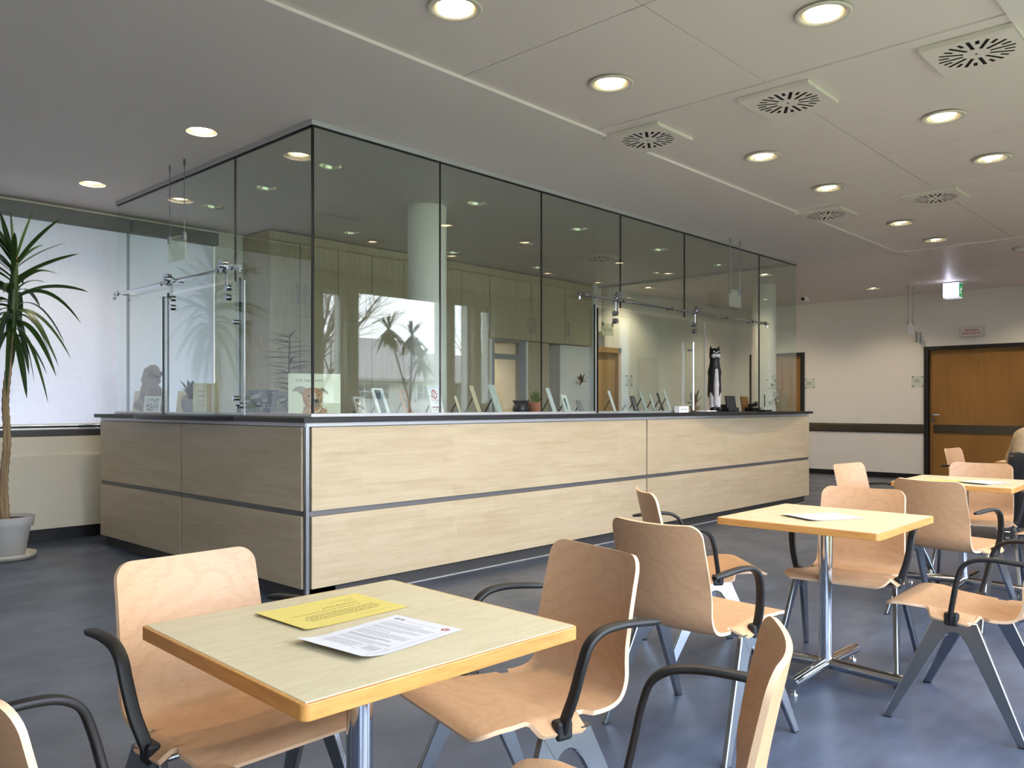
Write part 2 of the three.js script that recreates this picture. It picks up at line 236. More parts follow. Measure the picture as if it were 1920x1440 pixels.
// radiator cover and the blind-covered window
{ const o = thing('radiator_cover', 'long cream radiator cover under the blind-covered window', 'radiator cover', [0, 0, ZB + 0.022]); mesh('front_panel', box(XL, 4.1, 0.115, 0.775, 0.0, 0.055, 0.004), M.radiator, o); mesh('upper_panel', box(XL, 4.1, 0.775, 0.94, 0.0, 0.025), M.radiator, o); }
{
  const s = struct('window_1', 'wide window with dark frame behind a closed white blind', 'window'), [a, b, c, d] = backWindow;
  mesh('sill_rail', box(a - 0.05, b, 0.94, 1.0, ZB - 0.02, ZB + 0.04, 0.004), M.frameDark, s); mesh('light_line', box(a - 0.05, b, 1.0, 1.012, ZB - 0.02, ZB + 0.02), M.alu, s); mesh('bottom_rail', box(a, b, 1.012, 1.035, ZB - 0.1, ZB - 0.05), M.dark, s);
  for (const x of [a + 0.03, -0.1, 1.45, 2.98, 3.34, b - 0.04]) mesh('mullion', box(x - 0.03, x + 0.03, 1.03, d, ZB - 0.26, ZB - 0.2), M.frameDark, s);
  for (const [p, q] of [[a, -0.1], [-0.1, 1.45], [1.45, 2.98], [2.98, 3.34], [3.34, b]]) mesh('pane', box(p + 0.02, q - 0.02, 1.03, d - 0.04, ZB - 0.234, ZB - 0.228), M.winGlass, s);
  mesh('head_rail', box(a, b, d - 0.05, d, ZB - 0.26, ZB - 0.2), M.frameDark, s);
}
{ const o = thing('roller_blind', 'closed translucent white roller blind behind the yucca', 'blind', [0, 0, ZB]); mesh('cassette', box(-1.6, 3.27, 2.885, 3.01, -0.06, 0.06, 0.01), M.cassette, o); mesh('fabric', new THREE.PlaneGeometry(4.85, 1.84).translate(0.845, 1.97, -0.035), M.blind, o); mesh('weight_bar', box(-1.58, 3.27, 1.038, 1.056, -0.042, -0.03, 0.004), M.white, o); }
{ const o = thing('roller_blind', 'white roller blind behind the booth glass, next to the cupboards', 'blind', [0, 0, ZB]); mesh('cassette', box(3.29, 4.17, 2.885, 3.01, -0.06, 0.06, 0.01), M.cassette, o); mesh('fabric', new THREE.PlaneGeometry(0.86, 1.84).translate(3.73, 1.97, -0.035), M.blind, o); mesh('weight_bar', box(3.3, 4.16, 1.038, 1.056, -0.042, -0.03, 0.004), M.white, o); }
// windows along the tables
frontWindows.forEach(([a, b, c, d], i) => {
  const s = struct('window_' + (i + 2), i === 8 ? 'full-height glazing beside the brown end door' : i < 4 ? 'tall plain window beside the tables' : (b - a < 0.5 ? 'narrow upright window mirrored in the booth glass' : 'wide window mirrored in the booth glass'), 'window'), z0 = ZF + 0.1, z1 = ZF + 0.16;
  mesh('window_frame', [box(a, b, c, c + 0.05, z0, z1), box(a, b, d - 0.05, d, z0, z1), box(a, a + 0.05, c + 0.05, d - 0.05, z0, z1), box(b - 0.05, b, c + 0.05, d - 0.05, z0, z1)], M.white, s);
  if (i === 8) mesh('frosted_pane', new THREE.PlaneGeometry(b - a - 0.1, d - c - 0.1).translate((a + b) / 2, (c + d) / 2, z0 + 0.03), M.frosted, s); else mesh('pane', box(a + 0.05, b - 0.05, c + 0.05, d - 0.05, z0 + 0.027, z0 + 0.033), M.winGlass, s);
  mesh('window_sill', box(a - 0.04, b + 0.04, c - 0.03, c, ZF - 0.12, ZF + 0.1), M.frameWin, s);
});
// doors
function leafDoor(n, label, z0, z1, h, wide) {
  const s = struct('door_' + n, label, 'door'), x = XR;
  mesh('door_frame', [box(x - 0.03, x + 0.12, 0, h + 0.06, z0, z0 + 0.07), box(x - 0.03, x + 0.12, 0, h + 0.06, z1 - 0.07, z1), box(x - 0.03, x + 0.12, h, h + 0.06, z0 + 0.07, z1 - 0.07)], M.dark, s);
  mesh('door_leaf', box(x + 0.05, x + 0.1, 0.0015, h, z0 + 0.07, z1 - 0.07, 0, false), M.door, s);
  if (wide) { mesh('kick_band', box(x + 0.035, x + 0.05, 0.77, 0.905, z0 + 0.13, z1 - 0.08), M.band, s); const hd = mesh('door_handle', [rod([x + 0.05, 1.06, z0 + 0.12], [x - 0.005, 1.06, z0 + 0.12], 0.01), rod([x - 0.005, 1.06, z0 + 0.12], [x - 0.005, 1.06, z0 + 0.24], 0.01)], M.steel, s); mesh('rosette', [rod([x + 0.05, 1.06, z0 + 0.12], [x + 0.04, 1.06, z0 + 0.12], 0.027), rod([x + 0.05, 0.98, z0 + 0.12], [x + 0.04, 0.98, z0 + 0.12], 0.027)], M.steel, s); }
}
leafDoor(1, 'wide brown wooden door in a black frame with metal band', -4.27, -2.68, 2.12, true);
leafDoor(2, 'narrow brown door in a black frame behind the round column', -7.35, -6.29, 2.12, false);
{ const s = struct('door_3', 'light wooden door seen through the booth glass', 'door'); mesh('door_frame', [box(9.99, 10.05, 0, 2.1, ZH - 0.1, ZH + 0.02), box(10.69, 10.78, 0, 2.13, ZH - 0.1, ZH + 0.02), box(9.99, 10.78, 2.05, 2.13, ZH - 0.1, ZH + 0.02)], M.lightDoor, s); mesh('door_leaf', box(10.05, 10.69, 0.0015, 2.05, ZH - 0.08, ZH - 0.04), M.lightDoor, s); }
{ const s = struct('door_4', 'brown door at the end of the window wall', 'door'); mesh('door_leaf', box(13.72, 14.28, 0.0, 2.12, ZF - 0.025, ZF), M.door, s); mesh('door_frame', [box(13.66, 13.72, 0, 2.18, ZF - 0.04, ZF), box(14.28, 14.34, 0, 2.18, ZF - 0.04, ZF), box(13.72, 14.28, 2.12, 2.18, ZF - 0.04, ZF)], M.dark, s); }
{ const s = struct('door_5', 'grey framed glass door with fanlight under the booth cupboards', 'door'); const z0 = -7.66, z1 = -7.6;
  mesh('door_frame', [box(7.75, 7.8, 0, 2.1, z0, z1), box(8.27, 8.42, 0, 2.1, z0, z1), box(7.8, 8.27, 1.84, 1.91, z0, z1), box(7.8, 8.27, 2.07, 2.1, z0, z1)], M.frameGrey, s); mesh('pane', [box(7.8, 8.27, 0.02, 1.84, -7.633, -7.627), box(7.8, 8.27, 1.91, 2.07, -7.633, -7.627)], M.winGlass, s); mesh('reveal', [box(7.70, 7.75, 0, 2.1, ZB, z1), box(8.42, 8.46, 0, 2.1, ZB, z1)], M.wall, s); }
{ const o = thing('corridor_lamp', 'ceiling lamp of the corridor behind the glass door', 'ceiling lamp', [8.2, CEIL, -9.3]); mesh('diffuser', box(-0.3, 0.3, -0.05, -0.01, -0.15, 0.15, 0.02), new THREE.MeshStandardMaterial({ color: 0xffffff, emissive: rgb(255, 240, 214), emissiveIntensity: 4 }), o); mesh('base_plate', box(-0.25, 0.25, -0.012, 0, -0.1, 0.1), M.trim, o);
  const l = new THREE.PointLight(rgb(255, 238, 208), 9, 0, 2); l.position.set(8.2, CEIL - 0.16, -9.3); l.castShadow = true; l.shadow.radius = 6; scene.add(l); }
// columns
for (const [x, z, r, label] of [[4.99, -5.73, 0.178, 'round white column standing inside the glass booth'], [11.72, -5.72, 0.18, 'round white column standing behind the end of the booth']]) { const o = thing('round_column', label, 'column', [x, 0, z]); mesh('shaft', new THREE.CylinderGeometry(r, r, CEIL - 0.005, 48).translate(0, CEIL / 2, 0), M.wall, o); mesh('base_ring', cyl(r + 0.008, r + 0.008, 0.08, 0, 0, 0, 48), M.base, o); }
// ================================================================== counter
const CX = 2.786, CZ = -4.315, CXE = 10.08, CZE = -7.515, TOP = 1.145;
{
  const o = thing('reception_counter', 'long L-shaped reception counter clad in pale maple panels', 'counter');
  mesh('carcass', [box(CX + 0.03, CXE - 0.005, 0.1, 1.1, CZ - 0.3, CZ - 0.03), box(CX + 0.03, CX + 0.3, 0.1, 1.1, CZE + 0.005, CZ - 0.3)], M.dark, o);
  for (const [x0, x1] of [[CX + 0.045, 6.454], [6.474, CXE]]) for (const [y0, y1] of [[0.095, 0.538], [0.572, 1.086]]) mesh('maple_panel', box(x0, x1, y0, y1, CZ - 0.022, CZ, 0.003), M.maple, o);
  for (const [z0, z1] of [[CZ - 0.045, -5.964], [-5.984, CZE]]) for (const [y0, y1] of [[0.095, 0.538], [0.572, 1.086]]) mesh('maple_panel', box(CX, CX + 0.022, y0, y1, z0, z1, 0.003), M.maple, o);
  mesh('end_panel', box(CX + 0.022, CX + 0.3, 0.095, 1.086, CZE, CZE + 0.02, 0.003), M.maple, o); mesh('end_panel', box(CXE - 0.02, CXE, 0.095, 1.086, CZ - 0.3, CZ - 0.022, 0.003), M.maple, o);
  mesh('corner_post', box(CX + 0.008, CX + 0.036, 0.0, 1.1, CZ - 0.036, CZ - 0.008, 0.004), M.steel, o);
  mesh('shadow_channel', [box(CX + 0.03, CXE, 0.54, 0.57, CZ - 0.026, CZ - 0.014), box(CX + 0.014, CX + 0.026, 0.54, 0.57, CZE, CZ - 0.03)], M.channel, o);
  mesh('cornice_strip', [box(CX + 0.01, CXE, 1.09, 1.114, CZ - 0.03, CZ - 0.004), box(CX + 0.004, CX + 0.03, 1.09, 1.114, CZE, CZ - 0.01)], M.alu, o);
  mesh('plinth', [box(CX + 0.06, CXE - 0.03, 0, 0.095, CZ - 0.25, CZ - 0.05), box(CX + 0.05, CX + 0.25, 0, 0.095, CZE + 0.02, CZ - 0.05)], M.frameDark, o);
  mesh('plinth_foot_line', [box(CX + 0.05, CXE - 0.03, 0, 0.006, CZ - 0.06, CZ - 0.035)], M.alu, o);
}
{
  const o = thing('worktop', 'black stone worktop on the reception counter', 'worktop');
  mesh('slab', [box(CX - 0.035, 10.115, 1.115, TOP, -5.1, CZ + 0.035, 0.004), box(CX - 0.035, 3.55, 1.115, TOP, CZE - 0.05, -5.1, 0.004)], M.stone, o);
  const lens = (span, bulge) => { const r = (span * span / 4 + bulge * bulge) / (2 * bulge), s = new THREE.Shape(), a = Math.asin(span / 2 / r); s.absarc(0, bulge - r, r, Math.PI / 2 - a, Math.PI / 2 + a, false); s.lineTo(-span / 2, -0.1); s.lineTo(span / 2, -0.1); s.closePath(); const g = new THREE.ExtrudeGeometry(s, { depth: 0.026, bevelEnabled: true, bevelSize: 0.003, bevelThickness: 0.003, bevelSegments: 2, curveSegments: 40 }); g.rotateX(-Math.PI / 2); return g; };
  mesh('serving_shelf', lens(1.6, 0.13).rotateY(Math.PI / 2).translate(CX - 0.035, TOP - 0.027, -5.93), M.stone, o);
  const b = lens(2.6, 0.12); b.rotateY(Math.PI); mesh('serving_shelf', b.translate(8.55, TOP - 0.027, CZ + 0.035), M.stone, o);
}
// ================================================================== glass booth
const GX = 2.955, GZ = -4.5, GE = 10.137, GB = -7.59, T = 0.012, DY = 2.13, GT = 3.006, G0 = TOP + 0.022;
{
  const o = thing('glass_partition', 'frameless glass partition standing on the reception counter', 'glass partition');
  const px = (x0, x1, y0 = G0, y1 = GT) => mesh('pane', box(x0 + 0.004, x1 - 0.004, y0, y1, GZ - T, GZ), M.glass, o), pz = (z0, z1, y0 = G0, y1 = GT, x = GX) => mesh('pane', box(x, x + T, y0, y1, z0 + 0.004, z1 - 0.004), M.glass, o);
  px(GX + T, 4.049); px(4.049, 5.182); px(5.182, 5.911); px(5.911, 6.307, DY); px(6.307, 7.437, DY); px(7.437, 9.108, DY); px(9.108, GE, TOP);
  pz(-5.487, GZ - T); pz(GB, -5.487, DY); pz(GB, -6.573, G0, DY);
  pz(-6.0, GZ - T, TOP, GT, GE - T); pz(GB, -6.0, TOP, GT, GE - T);
  const sx = (x, y0, y1, w = 0.003) => mesh('seal', box(x - w, x + w, y0, y1, GZ - T - 0.001, GZ + 0.001), M.rubber, o), sz = (z, y0, y1) => mesh('seal', box(GX - 0.001, GX + T + 0.001, y0, y1, z - 0.003, z + 0.003), M.rubber, o);
  sx(4.049, G0, GT); sx(5.182, G0, GT); sx(5.911, G0, DY); sx(6.307, DY, GT); sx(7.437, DY, GT); sx(9.108, TOP, GT); sz(-5.487, DY - 0.02, GT); sz(-6.573, G0, DY); sz(-5.42, G0, DY);
  mesh('corner_seal', box(GX - 0.001, GX + T + 0.001, G0, GT, GZ - T, GZ + 0.001), M.rubber, o);
  mesh('top_rail', [box(GX - 0.012, GE + 0.012, GT, CEIL - 0.011, GZ - 0.026, GZ + 0.012), box(GX - 0.012, GX + 0.026, GT, CEIL - 0.011, GB, GZ - 0.026), box(GE - 0.026, GE + 0.012, GT, CEIL - 0.011, GB, GZ - 0.026)], M.alu, o);
  mesh('rail_shadow_gap', [box(GX - 0.004, GE, GT - 0.006, GT, GZ - 0.018, GZ + 0.004), box(GX - 0.004, GX + 0.018, GT - 0.006, GT, GB, GZ)], M.rubber, o);
  mesh('bottom_rail', [box(GX - 0.02, 7.4, TOP, G0, GZ - 0.03, GZ + 0.02, 0.003), box(GX - 0.02, GX + 0.03, TOP, G0, GB, GZ - 0.03, 0.003)], M.alu, o);
}
function slidingRail(label, len, studs) {
  const o = thing('sliding_rail', label, 'rail');
  mesh('tube', [rod([0, 0, 0], [len, 0, 0], 0.0135, 20)], M.chrome, o);
  for (const s of studs) mesh('stud', [rod([s, 0, -0.062], [s, 0, 0.024], 0.012, 14), rod([s, 0, 0.012], [s, 0, 0.026], 0.021, 18)], M.chrome, o);
  for (const s of [0.06, len - 0.06]) mesh('end_stop', rod([s - 0.012, 0, 0], [s + 0.012, 0, 0], 0.02, 16), M.steel, o);
  for (const s of [0.012, len - 0.012]) mesh('end_hook', [rod([s, -0.045, 0], [s, -0.02, 0], 0.014, 12)], M.chrome, o);
  return o;
}
function slidingDoor(label, w, h, rollers, bar) {
  const o = thing('sliding_glass_door', label, 'sliding door');
  mesh('pane', box(0, w, 0, h, -0.005, 0.005), M.glass, o);
  mesh('edge_seal', [box(-0.005, 0, 0, h, -0.008, 0.008)], M.rubber, o); mesh('far_edge', [box(w, w + 0.003, 0, h, -0.006, 0.006)], M.alu, o);
  for (const s of rollers) {
    const r = mesh('roller', [rod([s, h + 0.12, 0.026], [s, h + 0.12, 0.062], 0.044, 24), rod([s, h + 0.12, 0.0], [s, h + 0.12, 0.026], 0.02, 16), rod([s, h + 0.12, 0.062], [s, h + 0.12, 0.078], 0.016, 14), box(s - 0.016, s + 0.016, h - 0.02, h + 0.12, 0.01, 0.024, 0.004)], M.chrome, o);
    for (const y of [h - 0.03, h - 0.1]) mesh('clamp_disc', [rod([s, y, -0.012], [s, y, 0.026], 0.024, 20)], M.chrome, o);
  }
  if (bar) mesh('pull_bar', [rod([bar, 0.02, 0.055], [bar, 0.72, 0.055], 0.012, 16), rod([bar, 0.64, -0.01], [bar, 0.64, 0.055], 0.009, 12), rod([bar, 0.1, -0.01], [bar, 0.1, 0.055], 0.009, 12)], M.chrome, o);
  else { for (const y of [0.66, 0.12]) mesh('knob', [rod([w - 0.11, y, -0.02], [w - 0.11, y, 0.03], 0.017, 16)], M.chrome, o); mesh('lock', [rod([w - 0.02, 0.07, -0.02], [w - 0.02, 0.07, 0.035], 0.022, 18)], M.chrome, o); mesh('key', [box(w - 0.024, w - 0.016, -0.02 + 0.04, 0.065, 0.036, 0.040), rod([w - 0.02, 0.07, 0.035], [w - 0.02, 0.07, 0.05], 0.006, 10)], M.dark, o); }
  return o;
}
{
  const a = slidingRail('polished rail over the counter hatch with the pull bar', 3.595, [0.16, 0.66, 1.5, 2.0, 2.6, 3.2, 3.5]); a.position.set(5.59, 2.185, GZ + 0.065);
  const b = slidingRail('polished rail over the hatch behind the yucca side of the booth', 2.2, [0.12, 0.98, 1.2, 1.9, 2.1]); b.position.set(GX - 0.065, 2.19, -7.486); b.rotation.y = -Math.PI / 2;
  const c = slidingDoor('frameless sliding glass pane with an upright pull bar', 1.87, 0.945, [0.26, 1.66], 1.55); c.position.set(5.91, TOP + 0.005, GZ + 0.03);
  const d = slidingDoor('frameless sliding glass pane with lock and key', 1.28, 0.945, [0.17, 1.06], 0); d.rotation.y = -Math.PI / 2; d.position.set(GX - 0.03, TOP + 0.005, -6.575);
}
// ================================================================== cupboards in the booth
function cupboard(x0, x1, y0, y1, split, handle, label, zf = -7.59) {
  const o = thing('wall_cupboard', label, 'cupboard', [x0, y0, zf]), w = x1 - x0, h = y1 - y0;
  mesh('body', box(0.002, w - 0.002, 0, h, ZB + 0.005 - zf, -0.02), M.cup, o);
  const doors = split ? [[0.1, split - y0 - 0.003], [split - y0 + 0.003, h - 0.1]] : [[0.004, h - 0.1]];
  for (const [a, b] of doors) { const d = mesh('door', box(0.004, w - 0.004, a, b, -0.02, 0, 0.002), M.cup, o); if (handle && !(split && a < 0.2)) { const hx = handle > 0 ? w - 0.05 : 0.05, hy = split ? (a < 0.2 ? b - 0.3 : a + 0.12) : 0.12; mesh('handle', [rod([hx, hy, 0.03], [hx, hy + 0.2, 0.03], 0.006, 10), rod([hx, hy + 0.01, 0], [hx, hy + 0.01, 0.03], 0.005, 8), rod([hx, hy + 0.19, 0], [hx, hy + 0.19, 0.03], 0.005, 8)], M.steel, d); } }
  mesh('filler_strip', box(0, w, h - 0.095, h, -0.02, -0.004), M.cup, o);
}
const cx = [4.47, 4.836, 5.316, 5.775, 6.245, 6.714, 7.183, 7.695];
for (let i = 0; i < cx.length - 1; i++) cupboard(cx[i], cx[i + 1], 0.0, 3.025, 2.165, i % 2 ? -1 : 1, ['tall cupboard at the window end of the cupboard row', 'second tall cupboard from the booth window', 'third tall cupboard from the booth window', 'tall cupboard left beside the one behind the booth column', 'tall cupboard behind the round booth column', 'second tall cupboard from the glass door', 'tall cupboard next to the grey glass door'][i]);
const ux = [7.7, 8.526, 9.261, 9.895];
for (let i = 0; i < 3; i++) cupboard(ux[i], ux[i + 1], 2.11, 3.025, 0, [1, -1, -1][i], ['wall cupboard over the grey glass door', 'wall cupboard over the narrow tall cupboard', 'wall cupboard next to the white post'][i]);
cupboard(8.47, 8.95, 0, 2.1, 0, 0, 'narrow tall cupboard beside the grey glass door', -7.63);
{ const s = struct('wall_booth', 'olive-shaded wall piece at the far end of the booth', 'wall'); mesh('wall_face', box(9.2, 9.95, 0, 2.1, ZB, -7.64), M.wall, s); mesh('grey_niche', box(8.95, 9.2, 0, 2.1, ZB, ZB + 0.12), std([120, 124, 126], 0.6), s); }
{ const s = struct('trim_2', 'white upright post at the far end of the booth', 'post'); mesh('post', [box(9.9, 10.0, 0, CEIL - 0.01, -7.66, -7.56)], M.white, s); mesh('dark_gap', box(10.0, 10.03, 0, CEIL - 0.01, -7.64, -7.58), M.dark, s); }

// ================================================================== chairs
function buildShell() {
  const prof = new THREE.CatmullRomCurve3([[0.262, 0.431], [0.235, 0.444], [0.18, 0.449], [0.08, 0.443], [-0.05, 0.432], [-0.14, 0.428], [-0.195, 0.441], [-0.228, 0.482], [-0.245, 0.54], [-0.268, 0.66], [-0.3, 0.805]].map(([z, y]) => new THREE.Vector3(0, y, z)), false, 'centripetal');
  const L = prof.getLength(), N = 78, C = 25, t = 0.0115, sm = (a, b, x) => { const k = clamp((x - a) / (b - a)); return k * k * (3 - 2 * k); };
  const half = (s) => {
    let w = mix(0.222, 0.207, sm(0.1, 0.16, s)); w = mix(w, 0.24, sm(0.165, 0.185, s)); w = mix(w, 0.178, sm(0.322, 0.334, s)); w = mix(w, 0.204, sm(0.358, 0.372, s)); w = mix(w, 0.196, sm(0.5, L, s));
    const rf = 0.045, rt = 0.048; if (s < rf) w -= rf - Math.sqrt(Math.max(0, rf * rf - (rf - s) ** 2)); if (L - s < rt) w -= rt - Math.sqrt(Math.max(0, rt * rt - (rt - (L - s)) ** 2)); return w;
  };
  const ss = []; for (let i = 0; i < N; i++) { const a = i / (N - 1); ss.push(L * (a < 0.06 ? a * a / 0.12 : a > 0.94 ? 1 - (1 - a) * (1 - a) / 0.12 : 0.03 + (a - 0.06) * 0.94 / 0.88)); }
  const at = (i, j) => {
    const s = ss[i], p = prof.getPointAt(clamp(s / L)), tg = prof.getTangentAt(clamp(s / L)), w = half(s), x = (j / (C - 1) * 2 - 1) * w;
    const n = [-tg.z, tg.y];                                  // (y, z) of the normal: up on the seat, forward on the back
    const back = sm(0.42, 0.62, s), bow = back * 0.034 * (x / 0.2) ** 2 - (1 - back) * (0.010 * (1 - (x / 0.215) ** 2)) * sm(0.02, 0.12, s);
    const tab = sm(0.16, 0.19, s) * (1 - sm(0.325, 0.34, s)), drop = tab * Math.max(0, Math.abs(x) - 0.195) * 0.75;
    return [x, p.y + n[0] * bow - drop, p.z + n[1] * bow, x + 0.31, s];
  };
  const top = gridSurface(N, C, at); const nn = top.attributes.normal, pp = top.attributes.position;
  const sign = nn.getY(20 * C + 12) > 0 ? 1 : -1, off = (k, d) => [pp.getX(k) - sign * nn.getX(k) * d, pp.getY(k) - sign * nn.getY(k) * d, pp.getZ(k) - sign * nn.getZ(k) * d];
  const bot = gridSurface(N, C, (i, j) => { const k = i * C + j, q = off(k, t); return [...q, pp.getX(k) + 0.31, ss[i] + 0.2]; });
  const loop = []; for (let j = 0; j < C; j++) loop.push(j); for (let i = 1; i < N; i++) loop.push(i * C + C - 1); for (let j = C - 2; j >= 0; j--) loop.push((N - 1) * C + j); for (let i = N - 2; i >= 0; i--) loop.push(i * C);
  const edge = gridSurface(2, loop.length, (i, j) => i ? off(loop[j], t) : off(loop[j], 0)); edge.computeVertexNormals();
  if (sign < 0) flip(top); else flip(bot);
  return [[top.toNonIndexed(), bot.toNonIndexed()], edge.toNonIndexed()];
}
function sweepFlat(pts, w, t, taper = 0.6) {                          // a flat bar along a path; its broad side lies across x
  const c = new THREE.CatmullRomCurve3(pts.map((p) => new THREE.Vector3(...p)), false, 'centripetal'), N = 40, K = 12;
  const ringAt = (i, j) => {
    const u = i / N, p = c.getPointAt(u), tg = c.getTangentAt(u), X = new THREE.Vector3(1, 0, 0).addScaledVector(tg, -tg.x).normalize(), Y = new THREE.Vector3().crossVectors(tg, X), a = j / K * Math.PI * 2, e = (v) => Math.sign(v) * Math.pow(Math.abs(v), 0.55), k = u > 0.94 ? mix(1, taper, (u - 0.94) / 0.06) : 1;
    const q = p.clone().addScaledVector(X, e(Math.cos(a)) * w / 2 * k).addScaledVector(Y, e(Math.sin(a)) * t / 2 * k); return [q.x, q.y, q.z];
  };
  const g = gridSurface(N + 1, K + 1, ringAt); const caps = [];
  for (const i of [0, N]) { const p = c.getPointAt(i / N); caps.push(gridSurface(2, K + 1, (r, j) => r ? ringAt(i, j) : [p.x, p.y, p.z])); if (!i) flip(caps[0]); }
  return [g, ...caps].map((q) => q.toNonIndexed());
}
function makeChair() {
  const o = thing('armchair', '', 'chair'), [faces, edge] = buildShell();
  const sh = mesh('plywood_shell', faces, M.beech, o); mesh('plywood_edge', edge, M.edge, sh);
  const splay = (g, s) => { const p = g.attributes.position; for (let i = 0; i < p.count; i++) p.setX(i, s * (p.getX(i) + 0.222 + (0.415 - p.getY(i)) * 0.105)); if (s < 0) { const n = g.toNonIndexed ? (g.index ? g.toNonIndexed() : g) : g; const q = n.attributes.position; for (let i = 0; i < q.count; i += 3) { const a = [q.getX(i), q.getY(i), q.getZ(i)]; q.setXYZ(i, q.getX(i + 1), q.getY(i + 1), q.getZ(i + 1)); q.setXYZ(i + 1, ...a); } g = n; } g.computeVertexNormals(); return metreUV(g); };
  const ext = (pts, d) => { const s = new THREE.Shape(); pts.forEach(([z, y], i) => i ? s.lineTo(z, y) : s.moveTo(z, y)); s.closePath(); const g = new THREE.ExtrudeGeometry(s, { depth: d, bevelEnabled: true, bevelSize: 0.003, bevelThickness: 0.003, bevelSegments: 1 }); g.rotateY(-Math.PI / 2); g.translate(d / 2, 0, 0); return g; };  // shape x becomes z
  for (const s of [-1, 1]) {
    for (const f of [-1, 1]) {
      mesh('leg', splay(ext([[f * 0.028, 0.352], [f * 0.074, 0.405], [f * 0.082, 0.385], [f * 0.242, 0.006], [f * 0.216, 0.006], [f * 0.045, 0.33]], 0.014), s), M.legAlu, o);
      mesh('glide', splay(box(-0.009, 0.009, 0, 0.008, f * 0.214 - (f > 0 ? 0 : 0.03), f * 0.214 + (f > 0 ? 0.03 : 0)), s), M.rubber, o);
    }
    const arc = [[-0.074, 0.405], [0.074, 0.405]]; for (let k = 0; k <= 8; k++) { const a = k / 8; arc.push([0.04 - 0.08 * a, 0.345 + 0.022 * Math.sin(Math.PI * a)]); }
    mesh('leg_bridge', splay(ext(arc, 0.016), s), M.legAlu, o);
    const arm = mesh('armrest', sweepFlat([[s * 0.226, 0.398, 0.012], [s * 0.236, 0.43, 0.012], [s * 0.256, 0.5, -0.002], [s * 0.268, 0.575, -0.018], [s * 0.271, 0.625, -0.038], [s * 0.271, 0.65, -0.075], [s * 0.27, 0.658, -0.13], [s * 0.266, 0.655, -0.2], [s * 0.258, 0.646, -0.285]], 0.031, 0.0175), M.black, o);
    mesh('arm_socket', metreUV(new RoundedBoxGeometry(0.034, 0.05, 0.05, 2, 0.01).translate(s * 0.226, 0.412, 0.012)), M.black, arm);
  }
  mesh('crossbar', [rod([-0.215, 0.402, -0.045], [0.215, 0.402, -0.045], 0.011), rod([-0.215, 0.402, 0.045], [0.215, 0.402, 0.045], 0.011)], M.chrome, o);
  return o;
}
const chair0 = makeChair(); let usedChair = false;
const facing = (fx, fz) => Math.atan2(fx, fz);
function chair(bx, bz, fx, fz, label, group) {              // bx, bz: middle of the top of the backrest
  const n = Math.hypot(fx, fz), x = bx + 0.30 * fx / n, z = bz + 0.30 * fz / n, t = facing(fx, fz);
  if (!usedChair) { usedChair = true; chair0.position.set(x, 0, z); chair0.rotation.y = t; chair0.userData.label = label; chair0.userData.group = group; return chair0; }
  return dup(chair0, [x, 0, z], t, label, group);
}
const G = 'beech armchairs of the waiting room';
chair(1.05, -2.235, 0.0, 1, 'beech armchair between the counter and the table with the yellow sheet', G);
chair(1.94, -1.455, -0.972, -0.236, 'beech armchair at the yellow-sheet table, back to back with the next table’s chair', G);
chair(0.335, -1.46, 1, 0.02, 'beech armchair at the yellow-sheet table, facing towards the brown door', G);
chair(1.385, -0.635, -0.46, -0.89, 'beech armchair at the yellow-sheet table, facing towards the counter', G);
chair(2.46, -1.63, 0.997, 0.08, 'beech armchair beside the counter-side chair of the single white-sheet table, facing the brown door', G);
chair(3.36, -2.28, 0.72, 0.69, 'turned beech armchair between the counter and the table with one white sheet', G);
chair(4.225, -1.525, -0.99, 0.1, 'beech armchair at the one-white-sheet table, facing towards the blind window', G);
chair(3.64, -0.60, -0.02, -1, 'beech armchair on the window side of the table with one white sheet', G);
chair(4.885, -1.433, 0.96, 0.2, 'beech armchair facing the table where yellow and white sheets overlap', G);
chair(5.92, -2.27, -0.15, 0.98, 'beech armchair on the counter side of the table with overlapping sheets', G);
chair(6.63, -1.572, -0.98, 0.15, 'beech armchair beyond the overlapping sheets, facing away from the person', G);
chair(5.95, -0.62, 0.05, -1, 'beech armchair on the window side of the table with overlapping sheets', G);
chair(8.70, -2.33, -0.1, 1, 'beech armchair on the counter side of the person’s table', G);
chair(9.52, -1.78, -1, 0.08, 'beech armchair across the table from the person in beige', G);
chair(7.72, -1.45, 1, 0, 'beech armchair that the person in beige sits on', G);
